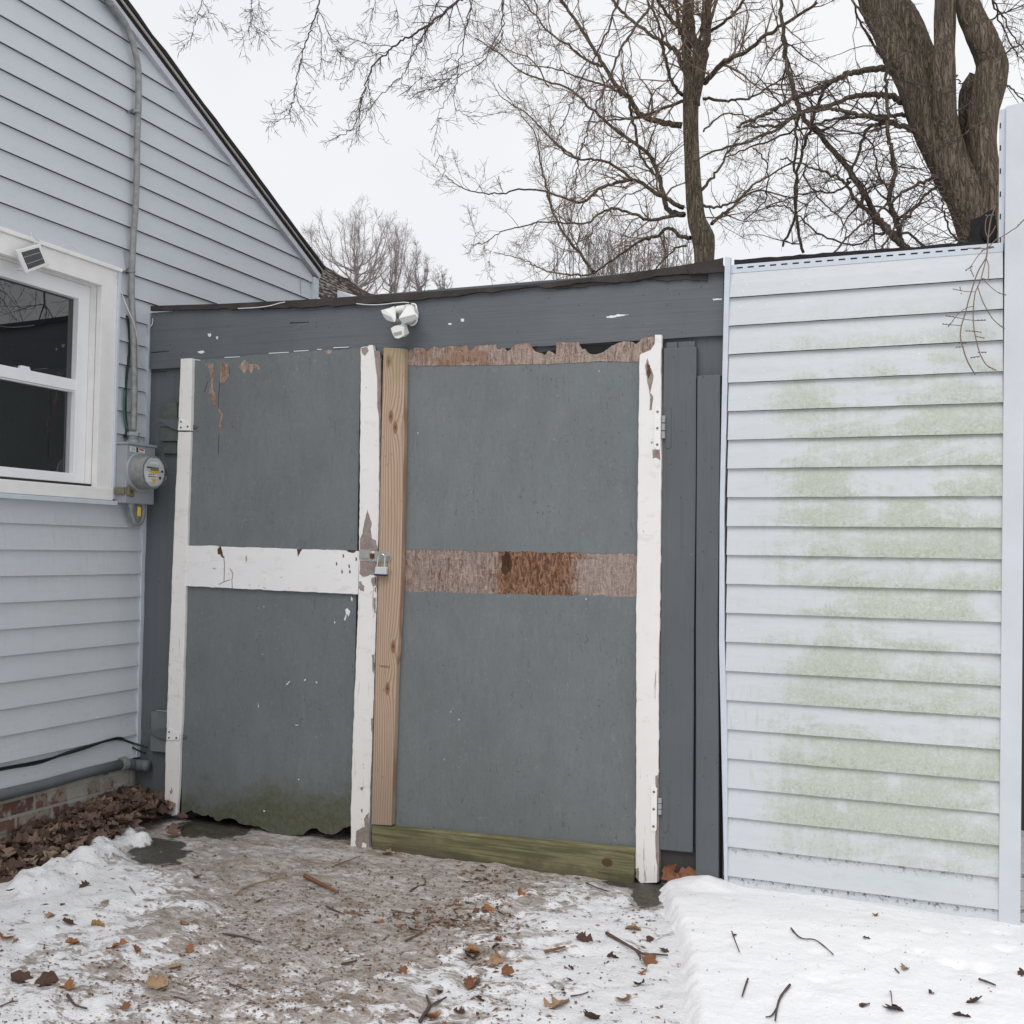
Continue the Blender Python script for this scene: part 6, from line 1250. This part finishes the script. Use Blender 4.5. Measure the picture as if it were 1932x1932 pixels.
LV = [
 (cH, 560, 840, .075, 'l_gold', "golden-tan oak leaf lying on the snow at the left foreground"), (cH, 410, 945, .065, 'l_or', "ragged orange-brown leaf just below and left of the golden-tan leaf"),
 (cH, 660, 962, .11, 'l_or', "long folded orange leaf on the icy patch, biggest at the left"), (cH, 778, 978, .075, 'l_br', "brown leaf lying against the right tip of the long folded orange leaf"),
 (cH, 380, 1190, .085, 'l_or', "bright orange oval leaf above the short black twig"), (cH, 120, 1150, .105, 'l_dk', "dark curled leaf at the far left of the foreground"), (cH, 262, 1165, .10, 'l_dk', "dark shrivelled leaf between the far left curl and the orange oval"),
 (cH, 895, 1182, .09, 'l_tan', "tan oval leaf frozen into the dirty ice"), (cH, 702, 1302, .075, 'l_br', "brown leaf near the bottom edge, below the tan oval leaf"), (cH, 1078, 980, .055, 'l_or', "small orange leaf in the middle of the icy patch"),
 (cH, 1050, 838, .05, 'l_or', "tiny flat orange leaf above the small orange one"), (cH, 1120, 570, .075, 'l_br', "flat brown leaf piece where the snow turns to ice"), (cH, 12, 912, .12, 'l_or', "orange leaf cut by the left edge of the view"), (cH, 85, 932, .05, 'l_gold', "small yellow-tan leaf beside the one at the left edge"),
 (cH, 485, 615, .065, 'l_dk', "dark crumpled leaf on the upper snow near the leaf pile"), (cH, 285, 786, .065, 'l_tan', "pale brown leaf on the snow left of the golden leaf"), (cH, 400, 820, .08, 'l_dk', "grey-brown sunken leaf just left of the golden-tan leaf"), (cH, 60, 642, .05, 'l_dk', "small dark leaf on the snow at the upper far left"), (cH, 1470, 700, .07, 'l_tan', "faded leaf flattened in the ice below the pale curved stalk"),
 (cH, 1000, 1080, .06, 'l_tan', "small buff leaf in the ice above the tan oval leaf"), (cL, 1450, 835, .085, 'l_dk', "dark brown heart-shaped leaf on the white snow"), (cL, 1790, 840, .05, 'l_dk', "small dark leaf near the upper edge of the snow bank"), (cL, 1785, 958, .095, 'l_br', "brown leaf at the foot of the snow bank beside the forked twig"), (cL, 1752, 1005, .065, 'l_or', "vivid orange leaf tucked under the brown one by the snow bank"),
 (cL, 1655, 1145, .085, 'l_or', "rust-red curled leaf low down near the snow bank's foot"), (cL, 1312, 1182, .11, 'l_tan', "large tan leaf lying flat at the bottom middle"), (cL, 872, 1065, .12, 'l_br', "long torn brown leaf left of the white snow"), (cL, 868, 905, .085, 'l_or', "shredded orange-brown leaf in the middle of the litter line"), (cL, 870, 930, .08, 'l_dk', "dark leaf under the shredded orange-brown one"),
 (cL, 955, 688, .085, 'l_or', "ragged light brown leaf at the top of the litter line"), (cL, 432, 392, .075, 'l_tan', "pale leaf leaning against the left end of the green kickboard"), (cL, 1700, 782, .085, 'l_tan', "tan withered leaf pointing to the snow bank"), (cL, 1482, 1246, .09, 'l_dk', "dark leaf at the very bottom right of the icy ground"), (cL, 1000, 840, .045, 'l_br', "small brown leaf between the litter line and the snow"), (cL, 990, 872, .05, 'l_dk', "small dark leaf below the small brown one on the litter line"),
 (cL, 512, 1002, .05, 'l_br', "single star-shaped brown leaf alone on the dirty ice"), (cL, 1120, 600, .06, 'l_or', "small light orange leaf near the green kickboard's snow"), (cL, 660, 1245, .075, 'l_or', "orange-tan leaf beside the forked stick at the bottom"), (cL, 990, 955, .08, 'l_tan', "buff leaf trodden flat on the litter line"), (cL, 1060, 1015, .075, 'l_br', "brown leaf on the snow's left margin near the bottom"), (cL, 395, 745, .04, 'l_or', "small orange leaf fragment left of the crumbled patch"), (cL, 1860, 895, .05, 'l_dk', "dark scrap of leaf at the snow bank's foot above the twig tip"),
 (cL, 1375, 1048, .05, 'l_dk', "slim dark leaf scrap in the middle of the white snow"), (cL, 1378, 983, .045, 'l_dk', "slim dark leaf scrap just above the other slim scrap"), (cL, 1600, 930, .06, 'l_dk', "dark curled scrap left of the forked twig's end"), (cL, 905, 1150, .05, 'l_dk', "small black-brown scrap near the bottom of the litter line"), (cL, 800, 1215, .05, 'l_dk', "dark folded scrap right of the forked stick"), (cL, 700, 1112, .035, 'l_dk', "tiny grey-brown seed-like leaf bit alone on pale ice"), (cL, 1740, 1070, .055, 'l_dk', "dark crumpled leaf between the orange and the rust-red one")]
for c, x, y, s_, m_, lab in LV: leaf(c, x, y, s_, m_, lab, aspect=.5 if 'long' in lab or 'slim' in lab else .72, curl=.36)
LB = [(cG, 1240, 1268, .050, 'l_or', "single orange-brown leaf lying on the clean snow bank"), (cG, 1375, 1522, .055, 'l_tan', "narrow tan leaf on the right half of the snow bank"), (cG, 1700, 1678, .080, 'l_dk', "dark leaf sunk in a melt hole at the lower right"), (cG, 1310, 1705, .105, 'l_dk', "black-brown leaf with grass stalk at the bottom of the snow bank"), (cG, 1345, 1712, .07, 'l_dk', "dark leaf overlapping the leaf with the grass stalk"), (cG, 1198, 1378, .035, 'l_dk', "small black leaf bit in the middle of the snow bank"), (cG, 1190, 1690, .05, 'l_dk', "thin dark leaf scrap left of the leaf with the grass stalk"), (cG, 1920, 1545, .05, 'l_dk', "dark scrap at the right edge of the snow bank"), (cG, 1500, 1632, .035, 'l_dk', "small upright dark scrap on the lower snow bank"), (cG, 1640, 1740, .07, 'l_dk', "dark sunken leaf near the bottom right corner"), (cG, 585, 1362, .03, 'l_dk', "tiny dark bit at the head of the straight stalk")]
for c, x, y, s_, m_, lab in LB: leaf(c, x, y, s_, m_, lab, bank=True, curl=.38)
for x, y, s_, lab in ((525, 1490, .10, "round orange-brown leaf standing against the dark plinth"), (700, 1500, .10, "second brown leaf against the plinth, nearer the boards")):
    q = Front.pt(*Front.sz(cT(x, y), .04), .04); b = MB(); leafmesh(b, q, s_, random.Random(x), .4, .8, 3, up=Vector((.2, -1, .35))); b.build("fallen_leaf", M['l_br'], None, smooth=True, label=lab, cat="leaf")
def stick(crp, pts, r, lab, name="fallen_twig", mt_='twig', bank=False, branch=None, cat="twig", lift=None):
    b = MB(); r_ = random.Random(int(pts[0][0]))
    for P_, rr in [(pts, r)] + ([(branch, r * .7)] if branch else []):
        Q = [surf(*crp(*p), bank) + Vector((0, 0, rr * 1.2 + .003 + (lift or 0) * math.sin(math.pi * i / max(1, len(P_) - 1)))) for i, p in enumerate(P_)]
        C = catmull(Q, 4); b.tube(C, [rr * (1 - .45 * i / len(C)) * r_.uniform(.85, 1.15) for i in range(len(C))], 6)
    return b.build(name, M[mt_], None, smooth=True, label=lab, cat=cat)
stick(cH, [(1268, 895), (1340, 905), (1410, 920), (1492, 950)], .0042, "thin dark twig on the dirty ice at the left centre"); stick(cH, [(385, 1250), (402, 1275), (432, 1308), (498, 1327)], .0048, "short bent black twig near the bottom left")
stick(cL, [(0, 520), (60, 550), (115, 578), (172, 606)], .0095, "thick brown stick lying before the centre stile", 'fallen_stick', 'l_br'); stick(cL, [(1565, 815), (1640, 858), (1720, 905), (1760, 925), (1820, 926), (1882, 930)], .0062, "forked black twig ending at the foot of the snow bank", branch=[(1720, 905), (1740, 935), (1738, 948)])
stick(cL, [(598, 1275), (630, 1225), (648, 1190), (640, 1165), (632, 1143)], .0065, "forked dark stick at the bottom centre of the ice", branch=[(645, 1195), (680, 1175), (735, 1146)]); stick(cL, [(1243, 913), (1290, 902), (1348, 887)], .0065, "stubby brown twig lying level on the white snow", mt_='l_br')
stick(cL, [(448, 690), (500, 700), (570, 715)], .0035, "fine twig above the crumbled leaf patch"); stick(cL, [(523, 851), (560, 832), (608, 810)], .0042, "short slanting twig below the crumbled leaf patch"); stick(cL, [(110, 670), (150, 690), (205, 714)], .0045, "short twig below the thick brown stick"); stick(cL, [(200, 700), (250, 705), (305, 718)], .004, "second short twig continuing below the thick stick", mt_='l_br')
stick(cL, [(545, 590), (590, 565), (622, 556), (623, 525)], .0035, "hooked fine twig before the kickboard"); stick(cL, [(140, 465), (200, 440), (285, 410)], .003, "straight fine twig at the foot of the centre stile", mt_='l_br'); stick(cL, [(540, 780), (590, 795), (635, 800)], .003, "dark fine twig inside the crumbled leaf patch"); stick(cL, [(1380, 1138), (1430, 1130), (1472, 1115)], .003, "fine black twig on the lower white snow"); stick(cL, [(1460, 548), (1520, 575), (1590, 596)], .0035, "fine twig on the snow under the kickboard's right end")
stick(cL, [(190, 975), (230, 966), (270, 955)], .005, "stubby dark twig alone at the left of the ice"); stick(cH, [(1345, 668), (1380, 640), (1440, 612), (1550, 585), (1668, 567)], .0038, "pale curved dry stalk on the dirty ice", 'dry_stalk', 'l_tan', cat="stalk"); stick(cH, [(1310, 1182), (1360, 1198), (1410, 1216)], .003, "fine twig at the bottom centre left of the ice"); stick(cH, [(995, 1255), (1040, 1268), (1092, 1290)], .003, "fine twig right of the bottom brown leaf"); stick(cH, [(740, 625), (760, 650), (778, 680)], .003, "fine twig standing out of the snow edge", mt_='twig2'); stick(cH, [(0, 1312), (50, 1290), (102, 1280)], .003, "fine twig at the bottom left corner")
stick(cG, [(570, 1350), (580, 1380), (605, 1446)], .0028, "straight fine stalk lying near the snow bank's left part", bank=True); stick(cG, [(845, 1335), (875, 1370), (905, 1386), (955, 1390), (1000, 1420), (1043, 1460)], .0032, "wavy dark twig across the middle of the snow bank", bank=True); stick(cG, [(645, 1573), (632, 1610), (618, 1656)], .0035, "short upright-looking twig on the lower left of the snow bank", bank=True)
stick(cG, [(841, 1603), (800, 1655), (782, 1705), (772, 1770)], .0042, "long twig with a root tuft at the bottom of the snow bank", bank=True, branch=[(780, 1710), (755, 1745), (728, 1752)]); stick(cG, [(1722, 1577), (1760, 1590), (1800, 1606)], .0045, "thick short black twig at the right of the snow bank", bank=True); stick(cG, [(1330, 1525), (1350, 1545)], .003, "tiny twig beside the narrow tan leaf on the bank", bank=True); stick(cG, [(1308, 1630), (1312, 1670), (1318, 1700)], .0025, "feathery grass stalk rising from the dark leaf on the bank", 'grass_stalk', 'twig2', True, cat="stalk", lift=.02)

# heap of dry leaves in the corner by the foundation
rg = random.Random(77); b = MB()
def heap(x, y):
    tx = smooth(-3.50, -4.02, x + .10 * noise.noise(Vector((x * 4, y * 4, 0)))); ty = lerp(.45, 1.0, smooth(3.6, 4.6, y)); return tx * ty * .105
hv = MB(); hx = frange(-4.06, -3.78, .03); hy = frange(2.2, 4.72, .03)
hv.v = [Vector((x, y, GZ(y) - .02 + heap(x, y) * 1.0 + .01 * noise.noise(Vector((x * 20, y * 20, 1))))) for y in hy for x in hx]; nx = len(hx)
for j in range(len(hy) - 1):
    for i in range(nx - 1): hv.face((j * nx + i, j * nx + i + 1, (j + 1) * nx + i + 1, (j + 1) * nx + i))
nb = 0
while nb < 1700:
    x = -4.05 + abs(rg.gauss(0, .23)); y = rg.uniform(2.4, 4.72)
    if x > -3.25 or (x > lerp(-3.62, -3.78, smooth(3.4, 4.6, y)) and rg.random() < .97): continue
    z = GZ(y) + heap(x, y) + rg.uniform(-.01, .035); q = Vector((x, y, z))
    leafmesh(b, q, rg.uniform(.035, .10), rg, .45, .75, rg.choice((3, 5, 5)), up=Vector((rg.gauss(.15, .4), rg.gauss(-.1, .4), 1))); nb += 1
o = hv.build("leaf_heap", m_plain("leaf_mould", (.05, .032, .025), .95, var=.4, sc=40, bump=.8), None, smooth=True, label="heap of dry brown leaves against the brick foundation", cat="leaf pile", kind='stuff')
b.build("leaves", M['leafp'], o, smooth=False)
# crumbs of leaf, bark and twig over the ice and snow
b = MB(); cnt = 0
def crumb(px, py, sz_, bank=False):
    q = atG((px, py)); z = bankh(q.x, q.y) if bank else gheight(q.x, q.y)[0]; q.z = z + .0025; a = rg.uniform(0, 3.14); u = Vector((math.cos(a), math.sin(a), rg.gauss(0, .12))) * sz_; v_ = Vector((-math.sin(a), math.cos(a), rg.gauss(0, .15))) * sz_ * rg.uniform(.12, .55)
    k = len(b.v); b.v += [q - u, q - v_ * rg.uniform(.5, 1), q + u * rg.uniform(.5, 1), q + v_ + Vector((0, 0, rg.uniform(0, .4) * sz_))]; b.face((k, k + 1, k + 2, k + 3))
def dens(px, py):
    d = .20
    d += .9 * max(0, 1 - ((px - 760) / 430) ** 2 - ((py - 1720) / 120) ** 2)
    d += 1.6 * max(0, 1 - ((px - 850) / 130) ** 2 - ((py - 1735) / 28) ** 2) + 1.3 * max(0, 1 - ((px - (930 - (py - 1640) * .12)) / 45) ** 2 - ((py - 1760) / 130) ** 2)
    d += 1.8 * max(0, 1 - ((px - 925) / 60) ** 2 - ((py - 1655) / 22) ** 2) + .9 * max(0, 1 - ((px - 1215) / 45) ** 2 - ((py - 1720) / 90) ** 2)
    d += .5 * max(0, 1 - ((px - 450) / 350) ** 2 - ((py - 1850) / 110) ** 2)
    if px > 1000: d *= .55
    if px < 330 and py < 1800: d *= .35
    return d * (.5 + noise.noise(Vector((px * .02, py * .04, 3))) * .9 + .2)
for i in range(26000):
    px = rg.uniform(-20, 1300); py = 1560 + (rg.random() ** .8) * 400
    if rg.random() > dens(px, py) * .9: continue
    if px > 1236 + max(0, py - 1700) * .17: continue
    crumb(px, py, rg.choice((.003, .004, .005, .007, .010)) * rg.uniform(.7, 1.5) * (1.5 if rg.random() < .04 else 1) * (1.9 if (((px - 850) / 130) ** 2 + ((py - 1735) / 26) ** 2 < 1 or ((px - 925) / 55) ** 2 + ((py - 1655) / 20) ** 2 < 1) and rg.random() < .5 else 1))
for i in range(170): crumb(rg.uniform(1290, 1932), 1700 + rg.random() * 230, rg.uniform(.002, .006), True)
b.build("leaf_litter", M['frag'], None, label="crushed leaf crumbs and bits of bark scattered over the ice", cat="leaf litter", kind='stuff')
